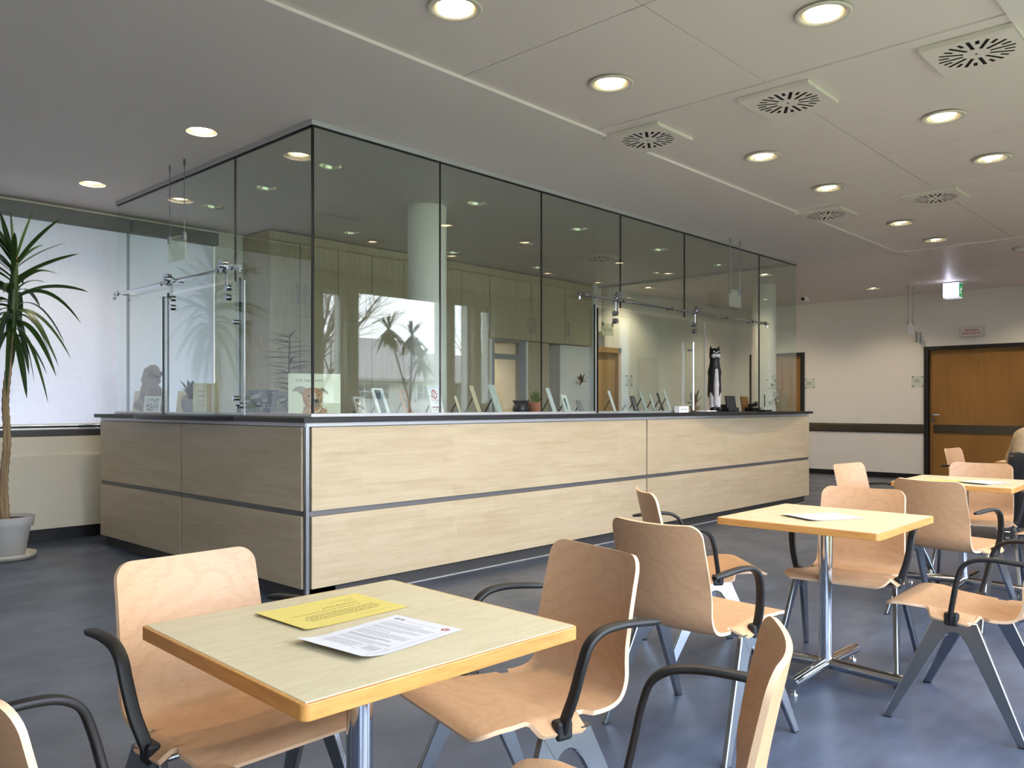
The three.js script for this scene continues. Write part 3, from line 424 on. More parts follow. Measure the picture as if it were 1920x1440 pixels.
// ================================================================== tables
const TT = 0.72;
function makeTable() {
  const o = thing('square_table', '', 'table'), a = 0.351;
  mesh('tabletop', box(-a + 0.006, a - 0.006, TT - 0.028, TT, -a + 0.006, a - 0.006, 0.002), M.tabletop, o);
  const ring = new THREE.Shape(), r = 0.014, q = a; ring.moveTo(-q + r, -q); ring.lineTo(q - r, -q); ring.absarc(q - r, -q + r, r, -Math.PI / 2, 0); ring.lineTo(q, q - r); ring.absarc(q - r, q - r, r, 0, Math.PI / 2); ring.lineTo(-q + r, q); ring.absarc(-q + r, q - r, r, Math.PI / 2, Math.PI); ring.lineTo(-q, -q + r); ring.absarc(-q + r, -q + r, r, Math.PI, Math.PI * 1.5);
  const h = new THREE.Path(), i = a - 0.006; h.moveTo(-i, -i); h.lineTo(-i, i); h.lineTo(i, i); h.lineTo(i, -i); h.closePath(); ring.holes.push(h);
  const eg = new THREE.ExtrudeGeometry(ring, { depth: 0.026, bevelEnabled: true, bevelSize: 0.002, bevelThickness: 0.002, bevelSegments: 2 }); eg.rotateX(-Math.PI / 2); eg.translate(0, TT - 0.0295, 0); mesh('edge_band', metreUV(eg), M.tableEdge, o);
  mesh('top_plate', box(-0.16, 0.16, TT - 0.036, TT - 0.0285, -0.16, 0.16), M.dark, o);
  mesh('pole', cyl(0.03, 0.03, TT - 0.036 - 0.05, 0, 0.05, 0, 32), M.chrome, o);
  for (const [x, z] of [[1, 0], [-1, 0], [0, 1], [0, -1]]) { mesh('foot_tube', rod([x * 0.02, 0.062, z * 0.02], [x * 0.35, 0.05, z * 0.35], 0.025, 24), M.chrome, o); mesh('glide', [rod([x * 0.325, 0.0, z * 0.325], [x * 0.325, 0.03, z * 0.325], 0.006, 10), cyl(0.016, 0.018, 0.008, x * 0.325, 0, z * 0.325, 16)], M.chrome, o); }
  return o;
}
const t0 = makeTable(); const GT2 = 'square tables of the waiting room';
t0.position.set(1.13, 0, -1.53); t0.rotation.y = -0.035; t0.userData.label = 'square maple table with a yellow and a white sheet side by side'; t0.userData.group = GT2;
dup(t0, [3.67, 0, -1.495], 0, 'square maple table with one white sheet on it', GT2); dup(t0, [6.02, 0, -1.53], 0.02, 'square maple table with overlapping yellow and white sheets', GT2); dup(t0, [8.62, 0, -1.5], 0, 'square maple table at which the person in beige sits', GT2);
// ================================================================== sheets of paper
const yellowTex = canvasTex(594, 420, (c, w, h) => { c.fillStyle = '#f6e27c'; c.fillRect(0, 0, w, h); c.fillStyle = '#3a3420';
  const line = (x, y, l, t = 5) => { let p = x; while (p < x + l) { const q = 8 + hash(Math.round(p), Math.round(y), 3) * 26; c.fillRect(p, y, Math.min(q, x + l - p), t); p += q + 5; } };
  line(60, 60, 190, 3); for (let k = 0; k < 4; k++) line([90, 60, 62, 66][k], 118 + k * 24, [400, 440, 420, 400][k], 7); line(110, 235, 400, 5); line(100, 275, 210, 7); line(90, 320, 60, 4); line(80, 345, 150, 4); });
const whiteTex = canvasTex(420, 594, (c, w, h) => { c.fillStyle = '#f2f2f6'; c.fillRect(0, 0, w, h); c.fillStyle = '#15151a'; c.font = 'bold italic 34px sans-serif'; c.fillText('BTK', 40, 62);
  c.fillStyle = '#555'; c.fillRect(120, 58, 190, 2); c.fillStyle = '#b02a38'; c.beginPath(); c.arc(362, 52, 20, 0, 7); c.fill(); c.strokeStyle = '#fff'; c.lineWidth = 5; c.beginPath(); c.moveTo(352, 42); c.lineTo(362, 64); c.lineTo(373, 40); c.stroke(); c.fillStyle = '#44444c';
  let y = 96; for (const [n, bold, l] of [[1, 1, 300], [5, 0, 310], [4, 0, 280], [1, 1, 240], [6, 0, 300], [3, 1, 270], [4, 0, 310]]) { for (let k = 0; k < n; k++) { let p = 48; const e = 48 + l - (k === n - 1 ? 90 : hash(k, y, 4) * 16); while (p < e) { const q = 5 + hash(p | 0, y, 9) * 14; c.fillRect(p, y, q, bold ? 4 : 2.6); p += q + 3; } y += 10; } y += 12; }
  c.strokeStyle = '#777'; c.lineWidth = 2; c.strokeRect(250, y - 6, 125, 84); for (let k = 0; k < 4; k++) c.fillRect(272, y + 8 + k * 14, 80, 4); for (let k = 0; k < 7; k++) { let p = 48; while (p < 230) { const q = 5 + hash(p | 0, k, 19) * 14; c.fillRect(p, y + k * 10, q, 2.6); p += q + 3; } } c.fillStyle = '#6a78b8'; c.fillRect(385, 90, 2, 470); });
function sheet(label, map, along, across, [x, z], turn, curl, group, y = TT) {     // u runs along local x, the top of the print lies at local -z
  const g = gridSurface(13, 17, (i, j) => { const u = j / 16, v = i / 12; return [(u - 0.5) * along, 0.0012 + curl(u, v), (v - 0.5) * across, u, 1 - v]; });
  const under = gridSurface(13, 17, (i, j) => { const u = j / 16, v = i / 12; return [(u - 0.5) * along, 0.0008 + curl(u, v), (v - 0.5) * across, u, 1 - v]; });
  const o = mesh('paper_sheet', [g.toNonIndexed(), flip(under).toNonIndexed()], std([212, 212, 212], 0.75, 0, { map, side: THREE.DoubleSide })); o.position.set(x, y, z); o.rotation.y = turn; tag(o, label, 'paper', group); return o;
}
sheet('yellow printed sheet lying next to the white letter', yellowTex, 0.297, 0.21, [1.162, -1.68], Math.PI + 0.02, (u, v) => 0.004 * Math.pow(clamp((u - 0.7) / 0.3), 2) + 0.002 * Math.pow(v, 4));
sheet('white printed letter beside the yellow sheet', whiteTex, 0.21, 0.297, [1.105, -1.42], -Math.PI / 2 + 0.09, (u, v) => 0.012 * Math.pow(clamp((v - 0.72) / 0.28), 2));
sheet('single white printed letter alone on its table', whiteTex, 0.21, 0.297, [3.64, -1.50], -Math.PI / 2 - 0.5, (u, v) => 0.008 * Math.pow(clamp((v - 0.7) / 0.3), 2));
sheet('yellow printed sheet partly under a white letter', yellowTex, 0.297, 0.21, [5.86, -1.60], Math.PI + 0.3, () => 0);
sheet('white printed letter partly over a yellow sheet', whiteTex, 0.21, 0.297, [5.96, -1.40], -Math.PI / 2 - 0.35, (u, v) => 0.001 + 0.006 * Math.pow(clamp((v - 0.7) / 0.3), 2));
// ================================================================== signs
function hangingSign(x, z, turn, label, m, w = 0.29, lines) {
  const o = thing('hanging_sign', label, 'sign', [x, 0, z], turn);
  mesh('glass_plate', box(-w / 2, w / 2, 2.3, 2.485, -0.005, 0.005, 0.002), m, o);
  for (const s of [-1, 1]) { mesh('rod', [rod([s * w * 0.42, 2.47, 0], [s * w * 0.42, CEIL - 0.004, 0], 0.0035, 8), rod([s * w * 0.42, CEIL - 0.06, 0], [s * w * 0.42, CEIL - 0.004, 0], 0.008, 10)], M.steel, o); mesh('clamp', box(s * w * 0.42 - 0.014, s * w * 0.42 + 0.014, 2.445, 2.5, -0.012, 0.012, 0.003), M.steel, o); }
  return o;
}
const signGlass = phy([240, 246, 238], { transmission: 0.85, thickness: 0, roughness: 0.06, side: THREE.DoubleSide });
hangingSign(2.787, -6.04, Math.PI / 2, 'blank frosted glass sign hanging before the sliding pane with the key', signGlass);
hangingSign(8.275, -4.375, 0, 'blank frosted glass sign hanging before the open counter hatch', signGlass, 0.26);
hangingSign(13.32, -4.12, 0, 'frosted glass sign hanging from two rods near the brown door', phy([226, 230, 226], { transmission: 0.3, thickness: 0, roughness: 0.6, side: THREE.DoubleSide }), 0.28);
{ const t = canvasTex(256, 160, (c, w, h) => { c.fillStyle = '#c9cdb4'; c.fillRect(0, 0, w, h); c.fillStyle = '#4a4c44'; c.font = '60px sans-serif'; c.textAlign = 'center'; c.fillText('KLINIK', 128, 100); });
  const o = hangingSign(10.3, -7.6, 0, 'hanging sign reading KLINIK before the light wooden door', std([255, 255, 255], 0.5, 0, { map: t }), 0.3); const p = o.children[0]; p.geometry = new THREE.BoxGeometry(0.3, 0.185, 0.01).translate(0, 2.3925, 0).toNonIndexed(); for (const c of o.children) if (c.name === 'rod') c.geometry = rod([c.geometry.attributes.position.getX(0) > 0 ? 0.126 : -0.126, 2.47, 0], [c.geometry.attributes.position.getX(0) > 0 ? 0.126 : -0.126, CEIL - 0.004, 0], 0.0035, 8); }
{ const o = thing('flag_sign', 'small glass flag sign jutting from the wall above the door frame', 'sign', [XR, 2.25, -4.33]); mesh('glass_plate', box(-0.2, -0.01, 0, 0.17, -0.004, 0.004), phy([226, 230, 226], { transmission: 0.3, thickness: 0, roughness: 0.6, side: THREE.DoubleSide }), o); mesh('edge_clip', [box(-0.21, -0.2, -0.005, 0.175, -0.008, 0.008), box(-0.012, 0, -0.005, 0.175, -0.012, 0.012)], M.steel, o); }
for (const [z, label] of [[-6.19, 'small glass door plate beside the narrow brown door'], [-4.37, 'small glass door plate beside the wide brown door']]) { const o = thing('door_plate', label, 'sign', [XR, 1.615, z]); mesh('glass_plate', box(-0.02, -0.015, -0.09, 0.09, -0.09, 0.09), M.sheet, o); mesh('print', [box(-0.0146, -0.0142, 0.02, 0.028, -0.05, 0.02), box(-0.0146, -0.0142, 0.0, 0.006, -0.05, 0.035), box(-0.0146, -0.0142, -0.016, -0.01, -0.05, 0.01)], std([120, 118, 108], 0.8), o); for (const a of [-1, 1]) for (const b of [-1, 1]) mesh('standoff', rod([0, a * 0.075, b * 0.075], [-0.026, a * 0.075, b * 0.075], 0.01, 12), M.steel, o); }
{ const o = thing('door_plate', 'small glass door plate beside the light wooden door', 'sign', [11.0, 1.62, ZH]); mesh('glass_plate', box(-0.09, 0.09, -0.09, 0.09, 0.015, 0.02), M.sheet, o);  for (const a of [-1, 1]) for (const b of [-1, 1]) mesh('standoff', rod([a * 0.075, b * 0.075, 0], [a * 0.075, b * 0.075, 0.026], 0.01, 12), M.steel, o); }
{ const t = canvasTex(512, 256, (c, w, h) => { c.fillStyle = '#d9cfc4'; c.fillRect(0, 0, w, h); c.fillStyle = '#a8202c'; c.font = 'bold 84px sans-serif'; c.textAlign = 'center'; c.fillText('Röntgen', 256, 112); c.fillText('Kein Zutritt', 256, 208); });
  const o = thing('xray_warning_box', 'pale warning lamp box with red lettering above the wide door', 'sign', [XR, 2.385, -3.55]); mesh('housing', box(-0.09, 0, -0.08, 0.08, -0.17, 0.17, 0.012), M.trim, o); const g = new THREE.PlaneGeometry(0.3, 0.13); g.rotateY(-Math.PI / 2); g.translate(-0.0905, 0, 0); mesh('lettering', g, std([255, 255, 255], 0.5, 0, { map: t }), o); }
{ const t = canvasTex(256, 256, (c, w, h) => { c.fillStyle = '#1f9a4c'; c.fillRect(0, 0, w, h); c.fillStyle = '#fff'; c.beginPath(); c.arc(150, 62, 18, 0, 7); c.fill(); c.lineWidth = 22; c.lineCap = 'round'; c.strokeStyle = '#fff'; for (const l of [[[140, 92], [118, 146]], [[118, 146], [150, 180], [140, 226]], [[118, 146], [88, 180], [46, 186]], [[138, 98], [180, 118], [204, 96]], [[136, 96], [96, 104], [80, 140]]]) { c.beginPath(); c.moveTo(...l[0]); for (const p of l.slice(1)) c.lineTo(...p); c.stroke(); } });
  const o = thing('exit_sign', 'lit white emergency exit box with a green running figure', 'exit sign', [13.43, CEIL, -3.56]); const glow = new THREE.MeshStandardMaterial({ color: 0xffffff, emissive: rgb(226, 224, 255), emissiveIntensity: 0.62 });
  mesh('light_box', box(-0.1, 0.1, -0.235, -0.012, -0.11, 0.11, 0.006), glow, o); mesh('ceiling_mount', box(-0.09, 0.09, -0.012, 0, -0.1, 0.1), M.dark, o);
  const mm = new THREE.MeshStandardMaterial({ color: 0xffffff, map: t, emissive: 0xffffff, emissiveMap: t, emissiveIntensity: 0.5 }); for (const s of [1, -1]) { const g = new THREE.PlaneGeometry(0.18, 0.2); if (s < 0) g.rotateY(Math.PI); g.translate(0, -0.124, s * 0.1108); mesh('running_figure', g, mm, o); }
  const l = new THREE.PointLight(rgb(228, 228, 255), 0.07, 0, 2); l.position.set(13.22, CEIL - 0.13, -3.56); l.castShadow = true; scene.add(l); }
{ const o = thing('security_camera', 'small white and black security camera under the ceiling', 'camera', [13.2, CEIL, -5.71]); mesh('mount', rod([0, 0, 0], [0, -0.05, 0], 0.02, 14), M.trim, o); mesh('housing', box(-0.1, 0.06, -0.12, -0.05, -0.04, 0.04, 0.015), M.white, o); mesh('lens', rod([-0.1, -0.085, 0], [-0.115, -0.09, 0], 0.028, 16), M.black, o); }
{ const o = thing('smoke_detector', 'round white smoke detector on the ceiling', 'smoke detector', [11.02, CEIL, -2.2]); mesh('base_disc', lathe([[0, 0], [0.09, 0], [0.09, -0.02], [0.0, -0.02]]), M.trim, o); mesh('sensor_dome', lathe([[0.07, -0.02], [0.062, -0.045], [0.0, -0.052]]), M.trim, o); }
// ================================================================== plants
function strap(base, tip, w, sag, side = 0, N = 12) {        // a folded strap leaf from base to tip; sag lifts (+) or drops (-) its middle
  const A = new THREE.Vector3(...base), B = new THREE.Vector3(...tip), Cc = A.clone().lerp(B, 0.45).add(new THREE.Vector3(0, sag, 0)), c = new THREE.QuadraticBezierCurve3(A, Cc, B);
  const dir = B.clone().sub(A); let X = new THREE.Vector3().crossVectors(dir, new THREE.Vector3(0, 1, 0)); if (X.length() < 0.05) X.set(1, 0, 0.3); X.normalize().applyAxisAngle(dir.clone().normalize(), side);
  return gridSurface(N + 1, 3, (i, j) => { const u = i / N, p = c.getPoint(u), tg = c.getTangent(u), S = X.clone().addScaledVector(tg, -X.dot(tg)).normalize(), Nn = new THREE.Vector3().crossVectors(S, tg).normalize(); const ww = w * Math.pow(Math.sin(Math.PI * (0.08 + 0.92 * u)), 0.62) * (u > 0.98 ? 0.1 : 1) * 0.5, k = j - 1; p.addScaledVector(S, k * ww).addScaledVector(Nn, Math.abs(k) * ww * 0.35); return [p.x, p.y, p.z]; });
}
{ // the big yucca before the blind
  const P = [2.03, 0, -7.42], o = thing('potted_yucca', 'tall yucca with drooping strap leaves in a grey pot before the blind', 'plant', P), d = (px, py) => { const q = onZ(px, py, P[2]); return [q[0] - P[0], q[1], 0]; };
  mesh('saucer', lathe([[0.0, 0.004], [0.17, 0.004], [0.215, 0.045], [0.22, 0.045], [0.21, 0.0], [0, 0]]), M.saucer, o);
  mesh('pot', lathe([[0.0, 0.012], [0.135, 0.012], [0.178, 0.255], [0.198, 0.258], [0.205, 0.335], [0.19, 0.338], [0.18, 0.3], [0.0, 0.3]]), M.potGrey, o); mesh('soil', cyl(0.178, 0.178, 0.01, 0, 0.3, 0, 28), M.soil, o);
  const tp = [[0.0, 0.3], [-0.012, 0.6], [0.012, 0.95], [0.0, 1.25], [0.03, 1.6], [0.045, 1.9], [0.06, 2.2], [0.075, 2.42]].map(([x, y]) => new THREE.Vector3(x, y, 0)), tc = new THREE.CatmullRomCurve3(tp), tg = new THREE.TubeGeometry(tc, 90, 0.03, 12); { const p = tg.attributes.position; for (let i = 0; i <= 90; i++) { const c = tc.getPointAt(i / 90), s = (1.15 - 0.55 * i / 90) * (1 + 0.10 * (i % 3 - 1) * (i < 65 ? 1 : 0.3)); for (let j = 0; j <= 12; j++) { const k = i * 13 + j; p.setXYZ(k, c.x + (p.getX(k) - c.x) * s, p.getY(k), (p.getZ(k)) * s); } } tg.computeVertexNormals(); }
  mesh('trunk', tg, M.bark, o);
  mesh('leaf_sheath', [rod([0.038, 1.8, 0], [0.06, 2.2, 0], 0.037, 14, 0.034), rod([0.06, 2.2, 0], [0.078, 2.46, 0], 0.034, 14, 0.008)], M.leaf, o);
  const tips = [[29, 388, 2.35, 0], [58, 396, 2.3, 0.02], [126, 455, 2.3, 0.06], [142, 478, 2.22, 0.05], [72, 510, 2.15, 0.07], [87, 530, 2.1, 0.12], [171, 547, 2.08, 0.13], [143, 610, 2.05, 0.32], [129, 644, 2.0, 0.3], [126, 674, 1.97, 0.26], [94, 669, 1.93, 0.24], [94, 708, 1.88, 0.26], [80, 704, 1.78, 0.16], [57, 703, 1.98, 0.22], [59, 748, 1.82, 0.14], [0, 395, 2.35, 0.02], [-20, 470, 2.28, 0.05], [-55, 500, 2.2, 0.08], [-80, 560, 2.1, 0.14], [-70, 630, 2.03, 0.26], [-60, 680, 1.98, 0.28], [-35, 720, 1.9, 0.26], [-20, 745, 1.85, 0.2], [5, 705, 2.0, 0.16], [20, 690, 1.8, 0.15]];
  tips.forEach(([x, y, by, sag], i) => { const q = d(x, y), dz = R(-0.14, 0.16); mesh('leaf', strap([0.055, by, 0], [q[0], q[1], dz], R(0.042, 0.058), sag, R(-0.9, 0.9)), M.leaf, o); });
  for (let k = 0; k < 40; k++) { const a = R(0, 6.28), by = R(1.78, 2.4), e = (by - 2.0) / 0.35, L = R(0.42, 0.62), drop = clamp(1 - (by - 1.85) / 0.5); mesh('leaf', strap([0.055, by, 0], [Math.cos(a) * L * (0.45 + 0.5 * (1 - Math.abs(e - 0.4))), by + L * (0.75 - 1.75 * drop), Math.sin(a) * L * 0.6], R(0.04, 0.055), 0.05 + 0.25 * drop, R(-0.6, 0.6)), M.leaf, o); }
}
{ // three-headed yucca by the window, seen mirrored in the booth glass
  const o = thing('potted_yucca', 'three-headed yucca by the window mirrored in the booth glass', 'plant', [7.62, 0, 0.12]);
  mesh('pot', lathe([[0, 0.0], [0.12, 0.0], [0.16, 0.5], [0.0, 0.5]]), M.terracotta, o); mesh('soil', cyl(0.15, 0.15, 0.01, 0, 0.5, 0), M.soil, o);
  for (const [hx, hy, hz] of [[-0.36, 2.28, 0.02], [0.03, 2.2, -0.02], [0.24, 1.9, 0.04]]) {
    mesh('stem', new THREE.TubeGeometry(new THREE.CatmullRomCurve3([new THREE.Vector3(0, 0.5, 0), new THREE.Vector3(0.0, 1.2, 0), new THREE.Vector3(hx * 0.5, (hy + 1.3) / 2, hz), new THREE.Vector3(hx, hy, hz)]), 30, 0.012, 8), M.twig, o);
    for (let k = 0; k < 44; k++) { const a = R(0, 6.28), e = R(-1, 1), L = R(0.3, 0.44); mesh('leaf', strap([hx, hy - 0.06 + R(0, 0.1), hz], [hx + Math.cos(a) * L * (0.5 + 0.45 * rnd()), hy + (e > 0.45 ? 0.32 * e : -L * (0.5 + 0.5 * rnd())), hz + Math.sin(a) * L * 0.45], 0.03, 0.08, 0, 5), M.leafDark, o); }
  }
}
const LED = TOP + 0.001;
{ const o = thing('leafy_pot_plant', 'small leafy plant in a patterned grey pot behind the booth glass', 'plant', [3.17, LED, -6.60]); mesh('pot', lathe([[0, 0], [0.06, 0], [0.085, 0.12], [0.075, 0.125], [0, 0.11]]), M.potGrey, o);
  for (let k = 0; k < 26; k++) { const a = R(0, 6.28), r = R(0.03, 0.12); mesh('leaf', strap([0, 0.1, 0], [Math.cos(a) * r, R(0.12, 0.3), Math.sin(a) * r], 0.035, 0.05, 0, 4), M.leafDark, o); } }
{ const o = thing('spidery_indoor_tree', 'slender spidery tree with whorls of narrow leaves beside the booth corner', 'plant', [3.62, LED - 0.0, -5.85]); mesh('pot', lathe([[0, 0], [0.05, 0], [0.065, 0.09], [0, 0.085]]), M.potGrey, o); mesh('stem', rod([0, 0.08, 0], [0.01, 0.63, 0], 0.011, 8, 0.005), M.twig, o);
  for (let y = 0.2; y < 0.66; y += 0.042) { const r = 0.16 * Math.sin(Math.PI * clamp((y - 0.05) / 0.75)) + 0.05; for (let k = 0; k < 8; k++) { const a = R(0, 6.28), l = r * R(0.75, 1.1); mesh('leaf', strap([0.005, y, 0], [Math.cos(a) * l, y + R(-0.01, 0.05), Math.sin(a) * l], 0.016, 0.012, 0, 4), M.leafDark, o); } } }
{ const o = thing('potted_cactus', 'small bushy cactus in a terracotta pot behind the booth glass', 'plant', [...onZ(1004, 770, -4.68)]); o.position.y = LED; mesh('pot', lathe([[0, 0], [0.042, 0], [0.05, 0.07], [0.058, 0.07], [0.06, 0.1], [0.05, 0.1], [0, 0.09]]), M.terracotta, o); for (let k = 0; k < 40; k++) { const a = R(0, 6.28), e = R(0.2, 1.5); mesh('stem', rod([0, 0.09, 0], [Math.cos(a) * Math.cos(e) * 0.065, 0.1 + Math.sin(e) * 0.1, Math.sin(a) * Math.cos(e) * 0.065], 0.007, 5, 0.002), std([92, 104, 52], 0.8), o); } }
{ const o = thing('flowering_plant', 'small plant with dark red flowers behind the card box', 'plant', [...onZ(1303, 768, -4.95)]); o.position.y = LED; mesh('pot', lathe([[0, 0], [0.05, 0], [0.06, 0.07], [0, 0.065]]), std([130, 100, 60], 0.7), o); for (let k = 0; k < 22; k++) { const a = R(0, 6.28), r = R(0.04, 0.12), red = k % 3 === 0; mesh(red ? 'petal' : 'leaf', strap([0, 0.06, 0], [Math.cos(a) * r, R(0.12, 0.26), Math.sin(a) * r], 0.03, 0.05, 0, 4), red ? std([138, 26, 36], 0.6, 0, { side: THREE.DoubleSide }) : M.leafDark, o); } }
{ const q = onZ(1105, 708, -7.4), o = thing('flower_sprig', 'dark sprig with red tips in a wall vase on the white post', 'plant', [q[0] - 0.02, 1.45, -7.545]); mesh('vase', [rod([0, -0.02, 0.02], [0, 0.1, 0.02], 0.018, 12)], M.sheet, o); for (let k = 0; k < 12; k++) { const a = R(0, 6.28); mesh('leaf', strap([0, 0.1, 0.02], [Math.cos(a) * R(0.06, 0.17), 0.12 + R(-0.08, 0.16), 0.02 + R(0.0, 0.1)], 0.03, 0.03, 0, 4), k % 4 ? M.leafDark : std([120, 34, 30], 0.6, 0, { side: THREE.DoubleSide }), o); } }
{ const o = thing('branching_pot_plant', 'bare branching plant with pale leaves in an olive pot at the counter end', 'plant', [9.985, 0, -4.63]); o.position.y = LED; mesh('pot', lathe([[0, 0], [0.06, 0], [0.095, 0.17], [0.085, 0.17], [0, 0.15]]), std([128, 112, 72], 0.5), o);
  mesh('stem', [rod([0, 0.15, 0], [0.03, 0.4, 0], 0.01, 8), rod([0.03, 0.4, 0], [0.025, 0.62, 0], 0.009, 8, 0.004), rod([0, 0.16, 0], [-0.1, 0.27, 0.02], 0.006, 8, 0.003), rod([0, 0.16, 0], [0.12, 0.2, 0.0], 0.006, 8, 0.003)], std([142, 104, 66], 0.8), o); for (let k = 0; k < 24; k++) { const p = [R(-0.3, -0.08), R(0.08, 0.42), R(-0.05, 0.05)]; mesh('leaf', strap(p, [p[0] + R(-0.07, 0.07), p[1] + R(-0.08, 0.06), p[2] + R(-0.04, 0.04)], 0.03, 0.02, 0, 4), std([168, 178, 164], 0.5, 0, { side: THREE.DoubleSide }), o); } mesh('twig', [rod([-0.01, 0.16, 0], [-0.18, 0.34, 0], 0.004, 6), rod([-0.01, 0.16, 0], [-0.26, 0.2, 0], 0.004, 6)], M.twig, o); }
// ================================================================== pictures, statues and oddments on the counter
const blotch = (base, cols, s) => canvasTex(128, 128, (c, w, h) => { c.fillStyle = base; c.fillRect(0, 0, w, h); for (let k = 0; k < 46; k++) { c.fillStyle = cols[Math.floor(hash(k, s, 1) * cols.length)]; c.beginPath(); c.ellipse(hash(k, s, 2) * w, hash(k, s, 3) * h, 4 + hash(k, s, 4) * 16, 3 + hash(k, s, 5) * 12, hash(k, s, 6) * 3, 0, 7); c.fill(); } });
const photos = [blotch('#8d8f94', ['#3c3e44', '#c9cbd0', '#5e6067', '#a5a49e'], 1), blotch('#7c6c5c', ['#e2d8c8', '#4a3a2e', '#a48a70', '#2c2622'], 2), blotch('#b9bfc2', ['#50565c', '#e6e8ea', '#8a9096'], 3), blotch('#2e2a2c', ['#57443a', '#8a8480', '#121014', '#b09c88'], 4), blotch('#6c7680', ['#2a3038', '#b4bcc4', '#8c7c6c'], 5)];
function frame(label, x, z, w, h, turn, lean, bar, m, photo, strut = true, name = 'picture_frame') {       // leans back on a strut; its foot stands on the worktop
  const o = thing(name, label, 'picture frame', [x, LED + 0.005, z], turn), g = new THREE.Group(), q = lean;
  const turnG = (geo) => geo.rotateX(-q);
  mesh('border', [box(-w / 2, w / 2, 0, bar, -0.012, 0.006), box(-w / 2, w / 2, h - bar, h, -0.012, 0.006), box(-w / 2, -w / 2 + bar, bar, h - bar, -0.012, 0.006), box(w / 2 - bar, w / 2, bar, h - bar, -0.012, 0.006)].map(turnG), m, o);
  const pg = new THREE.PlaneGeometry(w - 2 * bar, h - 2 * bar).translate(0, h / 2, -0.002); mesh('photo', turnG(pg.toNonIndexed()), photo?.isTexture ? std([255, 255, 255], 0.35, 0, { map: photo }) : photo, o);
  mesh('backboard', turnG(box(-w / 2 + 0.004, w / 2 - 0.004, 0.004, h - 0.004, -0.015, -0.011)), strut === 2 ? m : M.dark, o);
  if (strut) mesh('strut', [rod([0, h * 0.62 * Math.cos(q), -h * 0.62 * Math.sin(q) - 0.012], [0, 0.003, -h * 0.62 * Math.sin(q) - 0.012 - h * 0.3], 0.006, 6)], M.dark, o);
  return o;
}
const Lx = 3.16;                                               // standing behind the left-hand glass, facing -x
const mFrame = { beige: std([214, 204, 172], 0.6), white: std([232, 234, 230], 0.5), silver: std([186, 190, 198], 0.3, 0.7), grey: std([170, 168, 162], 0.5), wood: std([150, 92, 52], 0.55), pale: std([214, 196, 160], 0.6), dark: std([40, 42, 48], 0.5), mint: std([196, 208, 200], 0.5), acryl: M.sheet };
const putL = (px) => onX(px, 760, Lx)[2], putF = (px, z = -4.72) => onZ(px, 760, z)[0];
frame('wide beige picture frame behind the seated dog statue', 3.3, putL(268) - 0.2, 0.34, 0.21, -0.95, 0.25, 0.05, mFrame.beige, photos[2]);
frame('beige picture frame half hidden by the leafy pot plant', 3.36, putL(330) - 0.2, 0.22, 0.2, -0.9, 0.2, 0.045, mFrame.beige, photos[1]);
frame('small white picture frame in front of the seated dog statue', 3.1, putL(297), 0.14, 0.155, -0.7, 0.3, 0.018, mFrame.white, photos[2]);
frame('silver frame with a grey photo beside the lock', 3.14, putL(490), 0.27, 0.19, -1.0, 0.3, 0.008, mFrame.silver, photos[0]);
frame('lilac-grey frame with a grey photo beside the dog poster', 3.16, putL(532), 0.2, 0.175, -0.95, 0.35, 0.03, mFrame.silver, photos[0]);
{ const t = canvasTex(256, 384, (c, w, h) => { c.fillStyle = '#ded6b4'; c.fillRect(0, 0, w, h); c.fillStyle = '#a98c2e'; c.fillRect(140, 10, 46, 360); c.fillStyle = '#bfa552'; c.fillRect(150, 10, 14, 360); c.fillStyle = '#8a8672'; for (const y of [90, 100, 150, 160, 215, 260]) c.fillRect(40, y, 80, 5); });
  const o = thing('greeting_card', 'cream card with a gold band standing behind the sliding pane', 'card', [3.12, LED, putL(395)], -0.75); const g = box(-0.1, 0.1, 0, 0.25, -0.004, 0.0); mesh('card_body', g, M.paper, o); mesh('card_print', new THREE.PlaneGeometry(0.2, 0.25).translate(0, 0.125, 0.001), std([255, 255, 255], 0.6, 0, { map: t }), o); mesh('strut', rod([0, 0.2, -0.004], [0, 0.002, -0.08], 0.004, 6), M.paper, o); }
